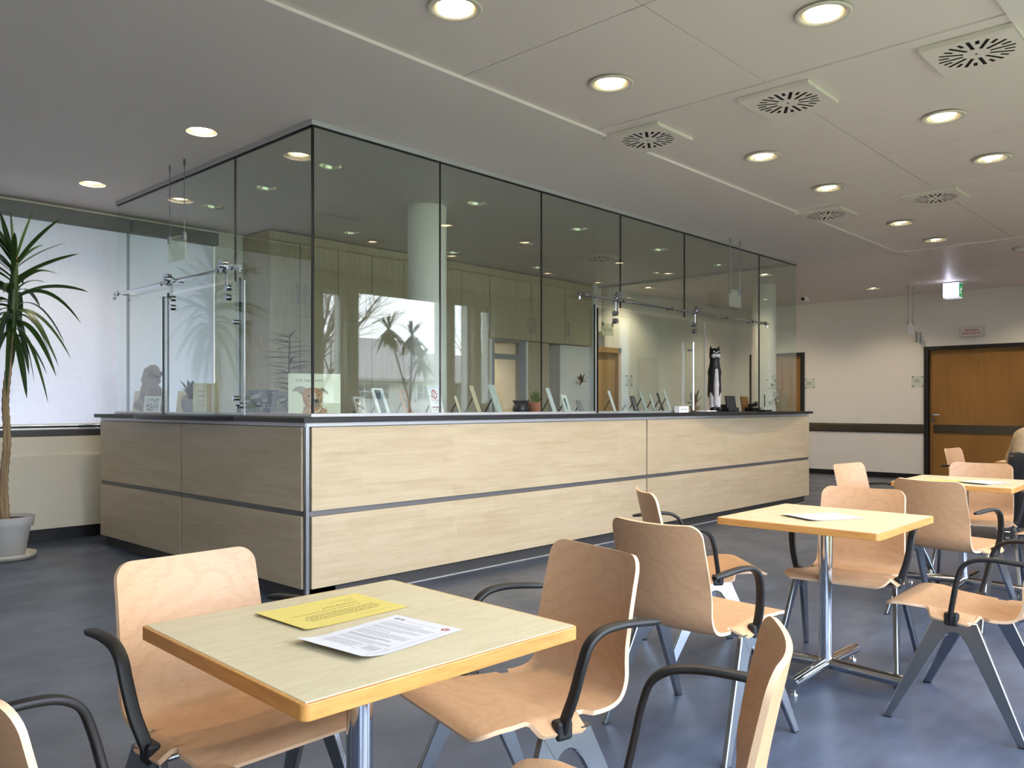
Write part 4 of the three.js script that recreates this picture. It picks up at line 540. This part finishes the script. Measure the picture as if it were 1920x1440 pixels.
{ const t = canvasTex(384, 336, (c, w, h) => { // a dog's portrait in loose brown washes
    c.fillStyle = '#d9d8c0'; c.fillRect(0, 0, w, h); c.fillStyle = '#5a564a'; c.font = '30px sans-serif'; c.fillText('erik sagt danke', 52, 62);
    const blob = (col, pts) => { c.fillStyle = col; c.beginPath(); c.moveTo(...pts[0]); for (let i = 1; i < pts.length; i++) { const a = pts[i], b = pts[(i + 1) % pts.length]; c.quadraticCurveTo(a[0], a[1], (a[0] + b[0]) / 2, (a[1] + b[1]) / 2); } c.closePath(); c.fill(); };
    blob('#b58a62', [[90, 336], [120, 260], [150, 235], [230, 240], [270, 290], [285, 336]]); blob('#9a8d86', [[110, 190], [70, 130], [20, 150], [50, 104], [100, 96], [140, 120]]); blob('#a87850', [[110, 120], [150, 108], [230, 112], [252, 140], [250, 210], [236, 262], [190, 282], [140, 276], [112, 236], [100, 170]]); blob('#8a6a4a', [[232, 116], [280, 120], [300, 170], [262, 150]]);
    blob('#d8c6a8', [[166, 130], [190, 126], [204, 180], [220, 220], [206, 264], [172, 268], [158, 230]]); blob('#5c4632', [[236, 112], [262, 108], [276, 146], [248, 138]]); blob('#8c7a68', [[182, 206], [214, 196], [236, 214], [230, 262], [196, 268], [180, 240]]); blob('#2a2524', [[190, 206], [212, 200], [228, 212], [216, 232], [198, 230]]); const hit = (x, y) => x > 108 && x < 252 && y > 116 && y < 272 || x > 96 && x < 284 && y > 268; const wash = ['#c49a70', '#7e5a3c', '#d9bd98', '#946c4a', '#6a5240', '#b07c54', '#ccb090', '#8f8680']; for (let k = 0; k < 420; k++) { const x = 30 + hash(k, 1, 77) * 260, y = 96 + hash(k, 2, 77) * 236; if (!hit(x, y)) continue; c.globalAlpha = 0.4; c.fillStyle = wash[Math.floor(hash(k, 3, 77) * 8)]; c.beginPath(); c.ellipse(x, y, 2 + hash(k, 4, 77) * 7, 2 + hash(k, 5, 77) * 12, hash(k, 6, 77) * 3, 0, 7); c.fill(); } c.globalAlpha = 1; blob('#8c7a68', [[182, 206], [214, 196], [236, 214], [230, 262], [196, 268], [180, 240]]); blob('#2a2524', [[190, 206], [212, 200], [228, 212], [216, 232], [198, 230]]); c.fillStyle = '#2a221e'; for (const [x, y] of [[148, 176], [226, 168]]) { c.beginPath(); c.ellipse(x, y, 9, 6, 0, 0, 7); c.fill(); } c.strokeStyle = '#e8e4da'; c.lineWidth = 6; c.beginPath(); c.arc(196, 262, 44, 0.3, 2.6); c.stroke(); });
  const A = onX(549, 740, 3.2), o = thing('dog_poster', 'board with a painted dog head and the words erik sagt danke', 'poster', [3.19, LED, -4.83], -0.52); mesh('board', box(-0.175, 0.175, 0, 0.29, -0.006, 0, 0.001), M.paper, o); mesh('print', new THREE.PlaneGeometry(0.348, 0.288).translate(0, 0.145, 0.0008), std([255, 255, 255], 0.6, 0, { map: t }), o); mesh('strut', rod([0, 0.2, -0.006], [0, 0.002, -0.1], 0.006, 6), M.paper, o); }
// the row along the front glass; every frame faces the staff side or the room at a slant
const FZ = -4.7;
const row = [[680, 0.13, 0.135, 0.018, mFrame.grey, photos[1], 'grey picture frame with a heart-shaped photo mount beside the dog poster', 0.35], [722, 0.17, 0.2, 0.012, mFrame.white, M.sheet, 'white rimmed clear picture frame beside the brown wooden frame', 0.5], [768, 0.12, 0.19, 0.024, mFrame.wood, photos[3], 'brown wooden picture frame with a dark photo', 0.55], [865, 0.09, 0.15, 0.03, mFrame.pale, photos[1], 'pale wooden frame leaning beside the red hexagon card', 0.8], [901, 0.1, 0.24, 0.006, mFrame.pale, M.sheet, 'tall clear acrylic picture holder beside the mint-white frame', 0.65], [938, 0.14, 0.25, 0.045, mFrame.mint, photos[2], 'thick mint-white ribbed picture frame', 0.5], [1042, 0.11, 0.235, 0.005, mFrame.white, M.sheet, 'tall clear acrylic picture holder beyond the cactus', 0.55], [1066, 0.14, 0.17, 0.03, mFrame.white, photos[4], 'white picture frame with a grey animal photo', 0.35], [1092, 0.1, 0.12, 0.014, mFrame.silver, photos[4], 'small silver frame beyond the white animal photo', 0.4], [1155, 0.09, 0.22, 0.02, mFrame.white, photos[2], 'white-grey frame standing before the light wooden door', 0.55], [1181, 0.07, 0.14, 0.012, mFrame.grey, photos[3], 'small dark grey frame between the two leaning boards', 0.45], [1195, 0.12, 0.17, 0.01, mFrame.dark, photos[4], 'dark thin frame on a black strut', 0.35], [1214, 0.11, 0.25, 0.03, mFrame.mint, photos[2], 'thick pale mint frame beside the dark thin frame', 0.5], [1230, 0.07, 0.2, 0.01, mFrame.mint, M.sheet, 'thin pale frame beyond the thick mint frame', 0.55], [1245, 0.07, 0.21, 0.014, mFrame.dark, photos[3], 'thin charcoal frame near the card box', 0.55], [1259, 0.06, 0.25, 0.008, mFrame.white, M.sheet, 'thin white frame next to the card box', 0.55]];
for (const [px, w, h, bar, m, ph, label, turn] of row) frame(label, putF(px, FZ), FZ, w, h, turn, 0.32, bar, m, ph);
{ const t = canvasTex(192, 256, (c, w, h) => { c.fillStyle = '#eceaf0'; c.fillRect(0, 0, w, h); c.strokeStyle = '#c03a3c'; c.lineWidth = 12; c.beginPath(); for (let k = 0; k < 6; k++) { const a = Math.PI / 6 + k * Math.PI / 3; c[k ? 'lineTo' : 'moveTo'](104 + 42 * Math.cos(a), 76 + 42 * Math.sin(a)); } c.closePath(); c.stroke(); c.fillStyle = '#c03a3c'; c.fillRect(98, 52, 12, 52); c.fillRect(104, 52, 20, 10); c.fillRect(10, 90, 54, 5); c.fillRect(144, 66, 40, 5); c.fillStyle = '#b8a0a4'; c.fillRect(24, 128, 150, 8); c.fillRect(40, 148, 110, 6); for (let k = 0; k < 8; k++) { c.fillStyle = k % 2 ? '#6a4a48' : '#c86468'; c.fillRect(14 + k * 21, 190, 16, 18); } c.fillStyle = '#c88a8c'; c.fillRect(12, 222, 168, 6); });
  frame('white frame with a red hexagon emblem card', putF(822, FZ), FZ, 0.18, 0.23, 0.3, 0.25, 0.008, mFrame.white, t); }
{ const o = thing('square_vase', 'dark blue square-necked vase beside the terracotta pot', 'vase', [putF(977, FZ), LED, FZ], 0.5); const s = lathe([[0, 0], [0.062, 0], [0.075, 0.04], [0.062, 0.075], [0.055, 0.085], [0.078, 0.115], [0.07, 0.115], [0.0, 0.1]], 4); mesh('body', s, std([34, 40, 54], 0.25), o); }
{ const o = thing('round_basket', 'low brown round basket beside the cactus pot', 'basket', [putF(1016, FZ), LED, FZ - 0.12]); mesh('body', lathe([[0, 0], [0.06, 0], [0.085, 0.035], [0.07, 0.08], [0.03, 0.1], [0, 0.1]]), std([112, 88, 64], 0.9), o); mesh('rim', new THREE.TorusGeometry(0.07, 0.006, 8, 24).rotateX(Math.PI / 2).translate(0, 0.08, 0), std([96, 72, 50], 0.9), o); }
{ const o = thing('card_box', 'small white card box on the worktop edge', 'box', [putF(1278, -4.42), LED, -4.42]); mesh('body', box(-0.09, 0.09, 0, 0.065, -0.03, 0.03, 0.004), M.white, o); mesh('lettering_strip', box(-0.06, 0.06, 0.026, 0.04, 0.0301, 0.031), std([176, 188, 180], 0.7), o); }
// statues: bodies meshed from blended tapered bones
function blob(bones, cell, pad, k = 0.02) {
  const lo = [1e9, 1e9, 1e9], hi = [-1e9, -1e9, -1e9]; for (const [a, ra, b, rb] of bones) for (const [p, r] of [[a, ra], [b, rb]]) for (let i = 0; i < 3; i++) { lo[i] = Math.min(lo[i], p[i] - r); hi[i] = Math.max(hi[i], p[i] + r); }
  const c = lo.map((v, i) => (v + hi[i]) / 2), half = Math.max(...lo.map((v, i) => (hi[i] - v) / 2)) + pad, n = Math.min(110, Math.ceil(2 * half / cell)), mc = new MarchingCubes(n, new THREE.MeshBasicMaterial(), false, false, 400000);
  const D = (x, y, z) => { let s = 1e9; for (const [a, ra, b, rb] of bones) { const ab = [b[0] - a[0], b[1] - a[1], b[2] - a[2]], ap = [x - a[0], y - a[1], z - a[2]], t = clamp((ab[0] * ap[0] + ab[1] * ap[1] + ab[2] * ap[2]) / (ab[0] ** 2 + ab[1] ** 2 + ab[2] ** 2 + 1e-9)); const d = Math.hypot(ap[0] - ab[0] * t, ap[1] - ab[1] * t, ap[2] - ab[2] * t) - mix(ra, rb, t); const h = clamp(0.5 + 0.5 * (s - d) / k); s = mix(s, d, h) - k * h * (1 - h); } return s; };
  for (let z = 0; z < n; z++) for (let y = 0; y < n; y++) for (let x = 0; x < n; x++) mc.field[x + y * n + z * n * n] = -D(c[0] + ((x - n / 2) / (n / 2)) * half, c[1] + ((y - n / 2) / (n / 2)) * half, c[2] + ((z - n / 2) / (n / 2)) * half);
  mc.isolation = 0; mc.update(); const N = mc.count ?? mc.geometry.drawRange.count, P = new Float32Array(N * 3), Q = new Float32Array(N * 3); for (let i = 0; i < N * 3; i++) { P[i] = mc.positionArray[i] * half + c[i % 3]; Q[i] = mc.normalArray[i]; }
  const g = new THREE.BufferGeometry(); g.setAttribute('position', new THREE.BufferAttribute(P, 3)); g.setAttribute('normal', new THREE.BufferAttribute(Q, 3)); g.computeVertexNormals(); return metreUV(toSmooth(g));
}
function toSmooth(g) { let q = g.clone(); q.deleteAttribute('normal'); q = mergeVertices(q, 1e-5); q.computeVertexNormals(); return q; }
{ const o = thing('dog_statue', 'grey-brown carved dog statue sitting behind the booth glass', 'statue', [3.2, LED + 0.016, putL(283) - 0.12], 0.2);   // faces +z
  mesh('body', blob([[[0, 0.06, -0.05], 0.075, [0, 0.2, 0.0], 0.07], [[0, 0.2, 0.0], 0.07, [0, 0.31, 0.03], 0.055], [[0, 0.36, 0.04], 0.055, [0, 0.37, 0.05], 0.055], [[0, 0.355, 0.09], 0.038, [0, 0.335, 0.14], 0.026], [[0.045, 0.2, 0.06], 0.03, [0.045, 0.02, 0.08], 0.022], [[-0.045, 0.2, 0.06], 0.03, [-0.045, 0.02, 0.08], 0.022], [[0.07, 0.06, -0.05], 0.045, [0.07, 0.02, 0.06], 0.024], [[-0.07, 0.06, -0.05], 0.045, [-0.07, 0.02, 0.06], 0.024], [[0.055, 0.375, 0.03], 0.02, [0.07, 0.28, 0.02], 0.026], [[-0.055, 0.375, 0.03], 0.02, [-0.07, 0.28, 0.02], 0.026], [[0, 0.03, -0.1], 0.02, [0.06, 0.02, -0.14], 0.012]], 0.008, 0.02, 0.025), std([128, 112, 104], 0.7), o); mesh('eye', [new THREE.SphereGeometry(0.007, 8, 6).translate(0.03, 0.378, 0.088), new THREE.SphereGeometry(0.007, 8, 6).translate(-0.03, 0.378, 0.088)], M.black, o); mesh('nose', new THREE.SphereGeometry(0.012, 10, 8).translate(0, 0.345, 0.165), M.black, o); }
{ const p = onZ(1340, 760, -4.78), o = thing('cat_statue', 'tall slim black and white cat statue at the open hatch', 'statue', [p[0], LED + 0.007, p[2]], -0.75); const white = std([206, 198, 196], 0.6), blackM = std([24, 23, 25], 0.5);   // faces +z
  mesh('body', blob([[[0, 0.2, -0.01], 0.078, [0, 0.45, -0.005], 0.07], [[0, 0.45, -0.005], 0.07, [0, 0.6, 0.0], 0.052], [[0, 0.65, 0.005], 0.062, [0, 0.668, 0.005], 0.062]], 0.009, 0.02, 0.03), blackM, o);
  mesh('ear', [new THREE.ConeGeometry(0.026, 0.055, 12).rotateZ(0.22).translate(-0.045, 0.73, 0), new THREE.ConeGeometry(0.026, 0.055, 12).rotateZ(-0.22).translate(0.045, 0.73, 0)], blackM, o);
  mesh('muzzle', blob([[[-0.026, 0.638, 0.048], 0.027, [-0.026, 0.638, 0.048], 0.027], [[0.026, 0.638, 0.048], 0.027, [0.026, 0.638, 0.048], 0.027], [[0, 0.668, 0.058], 0.014, [0, 0.64, 0.065], 0.015]], 0.006, 0.015, 0.012), white, o);
  mesh('bib', blob([[[0, 0.47, 0.055], 0.022, [0, 0.3, 0.062], 0.03], [[0, 0.3, 0.062], 0.03, [0, 0.08, 0.05], 0.028]], 0.008, 0.02, 0.01), white, o); for (const s of [-1, 1]) { mesh('leg', blob([[[s * 0.036, 0.2, 0.02], 0.034, [s * 0.034, 0.03, 0.02], 0.026]], 0.007, 0.02, 0.01), white, o); mesh('paw', blob([[[s * 0.034, 0.026, 0.02], 0.028, [s * 0.034, 0.022, 0.07], 0.024]], 0.007, 0.015, 0.01), blackM, o); mesh('eye', new THREE.SphereGeometry(0.012, 12, 8).scale(1, 0.8, 0.6).translate(s * 0.026, 0.685, 0.058), white, o); } mesh('nose', new THREE.SphereGeometry(0.009, 8, 6).translate(0, 0.658, 0.078), blackM, o); }
{ const o = thing('desk_telephone', 'black desk telephone beside the cat statue', 'telephone', [putF(1352, -4.95), LED, -4.95], 0.3); mesh('base', box(-0.1, 0.1, 0, 0.04, -0.08, 0.08, 0.012), M.black, o); mesh('handset', [box(-0.09, -0.04, 0.045, 0.085, -0.1, 0.1, 0.012)], M.black, o); }
{ const o = thing('card_terminal', 'black upright card terminal on the counter', 'card terminal', [putF(1372, -4.76), LED, -4.76], -0.4); mesh('screen_panel', box(-0.07, 0.07, 0.03, 0.19, -0.012, 0.012, 0.006).rotateX(-0.2), M.black, o); mesh('foot', box(-0.08, 0.08, 0, 0.05, -0.08, 0.04, 0.01), M.black, o); }
{ const o = thing('brown_folder', 'brown folder standing behind the black oddments', 'folder', [putF(1399, -4.84), LED, -4.84], -0.5); mesh('cover', box(-0.05, 0.05, 0, 0.19, -0.008, 0.008, 0.002).rotateX(-0.25), std([128, 84, 36], 0.7), o); mesh('sheets', box(-0.047, 0.047, 0.003, 0.185, -0.02, -0.009).rotateX(-0.25), M.paper, o); }
{ const o = thing('sunglasses_display', 'pile of black pens and sunglasses by the hatch edge', 'desk tray', [putF(1412, -4.72), LED, -4.72]); mesh('tray', box(-0.11, 0.11, 0, 0.05, -0.06, 0.06, 0.012), M.black, o); mesh('glasses', [new THREE.TorusGeometry(0.03, 0.005, 8, 20).translate(-0.035, 0.09, 0.05), new THREE.TorusGeometry(0.03, 0.005, 8, 20).translate(0.035, 0.09, 0.05)], M.black, o); mesh('roll', rod([-0.08, 0.07, 0], [0.08, 0.09, 0.0], 0.025, 14), M.dark, o); mesh('clip', box(-0.02, 0.03, 0.06, 0.072, 0.06, 0.07), M.chrome, o); }
{ const o = thing('pen_stand', 'black pen stand with one upright pen', 'pen stand', [putF(1437, -4.38), LED, -4.40]); mesh('base', box(-0.085, 0.085, 0, 0.022, -0.05, 0.05, 0.006), M.black, o); mesh('holder', rod([-0.0, 0.02, 0], [-0.0, 0.06, 0], 0.007, 10), M.steel, o); mesh('pen', rod([-0.0, 0.05, 0], [-0.006, 0.2, 0], 0.006, 10), M.black, o); }
{ const o = thing('leaflet_tray', 'clear leaflet tray with papers on the worktop', 'tray', [putF(1325, -4.375), LED, -4.375]); mesh('tray', box(-0.14, 0.14, 0, 0.012, -0.08, 0.08, 0.004), M.sheet, o); mesh('leaflets', box(-0.1, 0.1, 0.012, 0.02, -0.06, 0.06), M.paper, o); }
// ================================================================== the person at the far table, bent forward over it
{
  const S = (x, y, z) => [x, y, z];                                  // local: sits at the origin facing +z, seat top at 0.45
  const o = thing('person', 'seated person in a beige jacket and dark jeans bending over the table', 'person', [8.02, 0, -1.45], Math.PI / 2);
  const skin = std([206, 160, 132], 0.6), jacket = new THREE.MeshStandardMaterial({ map: clothTex, roughness: 0.9 }), jeans = std([34, 40, 56], 0.85), hairM = std([120, 112, 104], 0.8), shoe = std([30, 28, 28], 0.6);
  const hand = (s) => { const b = [], w = S(s * 0.16, 0.752, 0.5), pm = S(s * 0.145, 0.748, 0.57); b.push([w, 0.026, pm, 0.03]); for (let f = 0; f < 4; f++) { const x = pm[0] + (f - 1.5) * 0.019, l = [0.07, 0.08, 0.075, 0.058][f]; b.push([S(x, 0.75, pm[2] + 0.015), 0.0098, S(x, 0.752, pm[2] + 0.015 + l * 0.55), 0.009], [S(x, 0.752, pm[2] + 0.015 + l * 0.55), 0.009, S(x, 0.738, pm[2] + 0.015 + l), 0.0078]); } b.push([S(pm[0] - s * 0.025, 0.75, pm[2] - 0.02), 0.012, S(pm[0] - s * 0.05, 0.745, pm[2] + 0.03), 0.0095]); return b; };
  const headB = [[S(0, 1.17, 0.33), 0.085, S(0, 1.2, 0.29), 0.092], [S(0, 1.1, 0.37), 0.06, S(0, 1.15, 0.36), 0.07], [S(0, 1.135, 0.435), 0.012, S(0, 1.16, 0.425), 0.01], [S(0.092, 1.16, 0.31), 0.014, S(0.094, 1.185, 0.305), 0.016], [S(-0.092, 1.16, 0.31), 0.014, S(-0.094, 1.185, 0.305), 0.016], [S(0, 1.02, 0.2), 0.06, S(0, 1.12, 0.3), 0.055]];
  const bodyB = [[S(0, 0.5, -0.05), 0.14, S(0, 0.6, -0.02), 0.13], [S(0, 0.6, -0.02), 0.13, S(0, 0.98, 0.18), 0.1], [S(-0.1, 0.53, 0), 0.1, S(-0.1, 0.5, 0.42), 0.062], [S(0.1, 0.53, 0), 0.1, S(0.1, 0.5, 0.42), 0.062], [S(-0.1, 0.5, 0.42), 0.06, S(-0.1, 0.1, 0.38), 0.042], [S(0.1, 0.5, 0.42), 0.06, S(0.1, 0.1, 0.38), 0.042]];
  const bd = mesh('body', [blob(headB, 0.006, 0.02, 0.02), blob(hand(1), 0.004, 0.012, 0.006), blob(hand(-1), 0.004, 0.012, 0.006), blob(bodyB.slice(1, 2), 0.014, 0.03, 0.03)], skin, o);
  mesh('trousers', blob([bodyB[0], [S(-0.1, 0.55, 0), 0.11, S(-0.1, 0.52, 0.42), 0.072], [S(0.1, 0.55, 0), 0.11, S(0.1, 0.52, 0.42), 0.072], [S(-0.1, 0.52, 0.42), 0.07, S(-0.1, 0.08, 0.38), 0.052], [S(0.1, 0.52, 0.42), 0.07, S(0.1, 0.08, 0.38), 0.052]], 0.012, 0.03, 0.03), jeans, o);
  mesh('jacket', blob([[S(-0.09, 0.62, -0.06), 0.12, S(-0.1, 0.92, 0.08), 0.12], [S(0.09, 0.62, -0.06), 0.12, S(0.1, 0.92, 0.08), 0.12], [S(0, 0.62, -0.06), 0.13, S(0, 0.95, 0.1), 0.12], [S(-0.12, 0.95, 0.14), 0.085, S(0.12, 0.95, 0.14), 0.085], [S(-0.17, 0.94, 0.14), 0.07, S(-0.25, 0.76, 0.22), 0.058], [S(0.17, 0.94, 0.14), 0.07, S(0.25, 0.76, 0.22), 0.058], [S(-0.25, 0.76, 0.22), 0.056, S(-0.17, 0.765, 0.48), 0.04], [S(0.25, 0.76, 0.22), 0.056, S(0.17, 0.765, 0.48), 0.04], [S(0, 0.99, 0.19), 0.07, S(0, 1.02, 0.21), 0.062]], 0.011, 0.03, 0.03), jacket, o);
  mesh('hair', blob([[S(0, 1.2, 0.265), 0.096, S(0, 1.225, 0.295), 0.092], [S(0, 1.14, 0.235), 0.06, S(0, 1.19, 0.245), 0.07]], 0.008, 0.02, 0.02), hairM, o);
  mesh('eye', [new THREE.SphereGeometry(0.009, 8, 6).translate(0.032, 1.165, 0.408), new THREE.SphereGeometry(0.009, 8, 6).translate(-0.032, 1.165, 0.408)], M.black, o); mesh('mouth', new THREE.CapsuleGeometry(0.005, 0.03, 4, 8).rotateZ(Math.PI / 2).translate(0, 1.095, 0.428), std([160, 92, 84], 0.6), o);
  for (const s of [-1, 1]) mesh('shoe', blob([[S(s * 0.1, 0.045, 0.36), 0.042, S(s * 0.1, 0.034, 0.55), 0.032]], 0.008, 0.02, 0.01), shoe, o);
}
{ // a dark coat over the back of the chair
  const o = thing('coat', 'black coat hung over the backrest of the person’s chair', 'coat', [7.72, 0, -1.43], Math.PI / 2);
  const m = std([24, 25, 30], 0.9);
  mesh('coat_body', gridSurface(26, 30, (i, j) => { const u = i / 25, x = (j / 29 - 0.5) * 0.4, a = u * 2 - 1, y = 0.85 - Math.abs(a) * (a < 0 ? 0.62 : 0.36) + 0.004 * Math.sin(j * 1.1), f = 0.012 * Math.sin(j * 1.3 + u * 6) * Math.abs(a); return [x * (1 + 0.1 * Math.abs(a)), y, (a < 0 ? -0.035 : 0.075) * Math.min(1, Math.abs(a) * 6) + f + (a < 0 ? -0.02 * Math.abs(a) : 0.03 * Math.abs(a)) + 0.035 * (x / 0.2) ** 2, u, j / 29]; }), new THREE.MeshStandardMaterial({ color: rgb(24, 25, 30), roughness: 0.9, side: THREE.DoubleSide }), o);
}
// ================================================================== outdoors, seen mirrored in the booth glass
{ const s = struct('ground', 'grass and paving outside the windows', 'ground'); mesh('lawn', box(-40, 70, -0.9, -0.6, 0.9, 60), M.grass, s); mesh('lawn', box(-40, 70, -0.9, -0.6, -60, -10.9), M.grass, s); }
function house(label, x0, x1, z0, z1, y0, eave, ridge, toward, wins) {
  const o = thing('house', label, 'house', [0, 0, 0]), zf = toward < 0 ? z0 : z1;
  mesh('wall', box(x0, x1, y0, eave, z0, z1), M.houseWall, o);
  const zm = (z0 + z1) / 2, ov = 0.5, sh = new THREE.Shape(); sh.moveTo(z0 - ov, eave - 0.1); sh.lineTo(zm, ridge); sh.lineTo(z1 + ov, eave - 0.1); sh.lineTo(z1 + ov, eave - 0.22); sh.lineTo(z0 - ov, eave - 0.22); sh.closePath();
  const g = new THREE.ExtrudeGeometry(sh, { depth: x1 - x0 + 1, bevelEnabled: false }); g.rotateY(-Math.PI / 2); g.translate(x1 + 0.5, 0, 0); mesh('roof', metreUV(g), M.roof, o);
  for (const [a, b, c, d] of wins) { const w = mesh('window', [box(a - 0.07, b + 0.07, c - 0.07, d + 0.07, zf + toward * 0.01, zf + toward * 0.05)], M.white, o); const n = Math.max(2, Math.round((b - a) / 0.45)); for (let k = 0; k < n; k++) for (const [e, f] of [[c, (c + d) / 2 - 0.02], [(c + d) / 2 + 0.02, d]]) mesh('pane', box(mix(a, b, k / n) + 0.025, mix(a, b, (k + 1) / n) - 0.025, e, f, zf + toward * 0.05, zf + toward * 0.056), std([90, 98, 108], 0.15), w); }
}
house('long white house with pale roof outside the windows', 17, 27.0, 20, 29, -0.6, 2.5, 4.6, -1, [[18.5, 19.6, 1.5, 2.15], [21.2, 23.0, 1.5, 2.15], [24.6, 25.8, 1.5, 2.15]]);
house('small white house with low roof outside the windows', 28.2, 36, 19.4, 27, -0.6, 2.3, 3.9, -1, [[28.6, 29.2, 1.5, 2.15], [30.0, 31.1, 1.5, 2.15], [32.5, 33.8, 1.5, 2.15]]);
house('white neighbour house outside the blind-covered window', 2, 16, -32, -22, -0.6, 6.5, 10, 1, [[7.6, 9.0, 3.0, 4.8], [11.2, 12.6, 3.0, 4.8], [7.6, 9.0, 0.6, 2.2], [11.2, 12.6, 0.6, 2.2]]);
function tree(label, x, z, h, s0, lean) {
  const o = thing('bare_tree', label, 'tree', [x, -0.6, z]); seed = s0; const big = [], small = [];
  const grow = (p, d, len, r, depth) => {
    const q = p.clone().addScaledVector(d, len * 0.55), q2 = q.clone().addScaledVector(d.clone().add(new THREE.Vector3(R(-0.22, 0.22), R(-0.08, 0.16), R(-0.22, 0.22))).normalize(), len * 0.45);
    const to = depth > 2 ? small : big, n = depth > 2 ? 4 : 7; to.push(rod(p.toArray(), q.toArray(), r, n, r * 0.85), rod(q.toArray(), q2.toArray(), r * 0.85, n, r * 0.68)); if (depth >= 6) return;
    const kids = depth === 0 ? 5 : depth < 3 ? 4 : depth < 5 ? 3 : 2;
    for (let k = 0; k < kids; k++) { const at = k === 0 ? q2 : p.clone().lerp(q2, R(0.35, 0.95)), nd = d.clone().add(new THREE.Vector3(R(-1, 1), R(-0.35, 0.55), R(-1, 1)).multiplyScalar(k === 0 ? 0.35 : 0.95)).normalize(); grow(at, nd, len * R(0.6, 0.82), r * (k === 0 ? 0.7 : 0.5), depth + 1); }
  };
  grow(new THREE.Vector3(0, 0, 0), new THREE.Vector3(lean, 1, 0).normalize(), h * 0.3, h * 0.011, 0);
  mesh('trunk', big, M.twig, o); const b = mesh('twigs', small, M.twig, o); b.userData.kind = 'stuff';
}
tree('leafless tree with spreading limbs outside the wide window', 10.2, 7.2, 7.0, 11, 0.25); tree('slender leafless tree before the small white house', 20.2, 9.5, 7.0, 29, -0.15);
renderer.render(scene, camera);
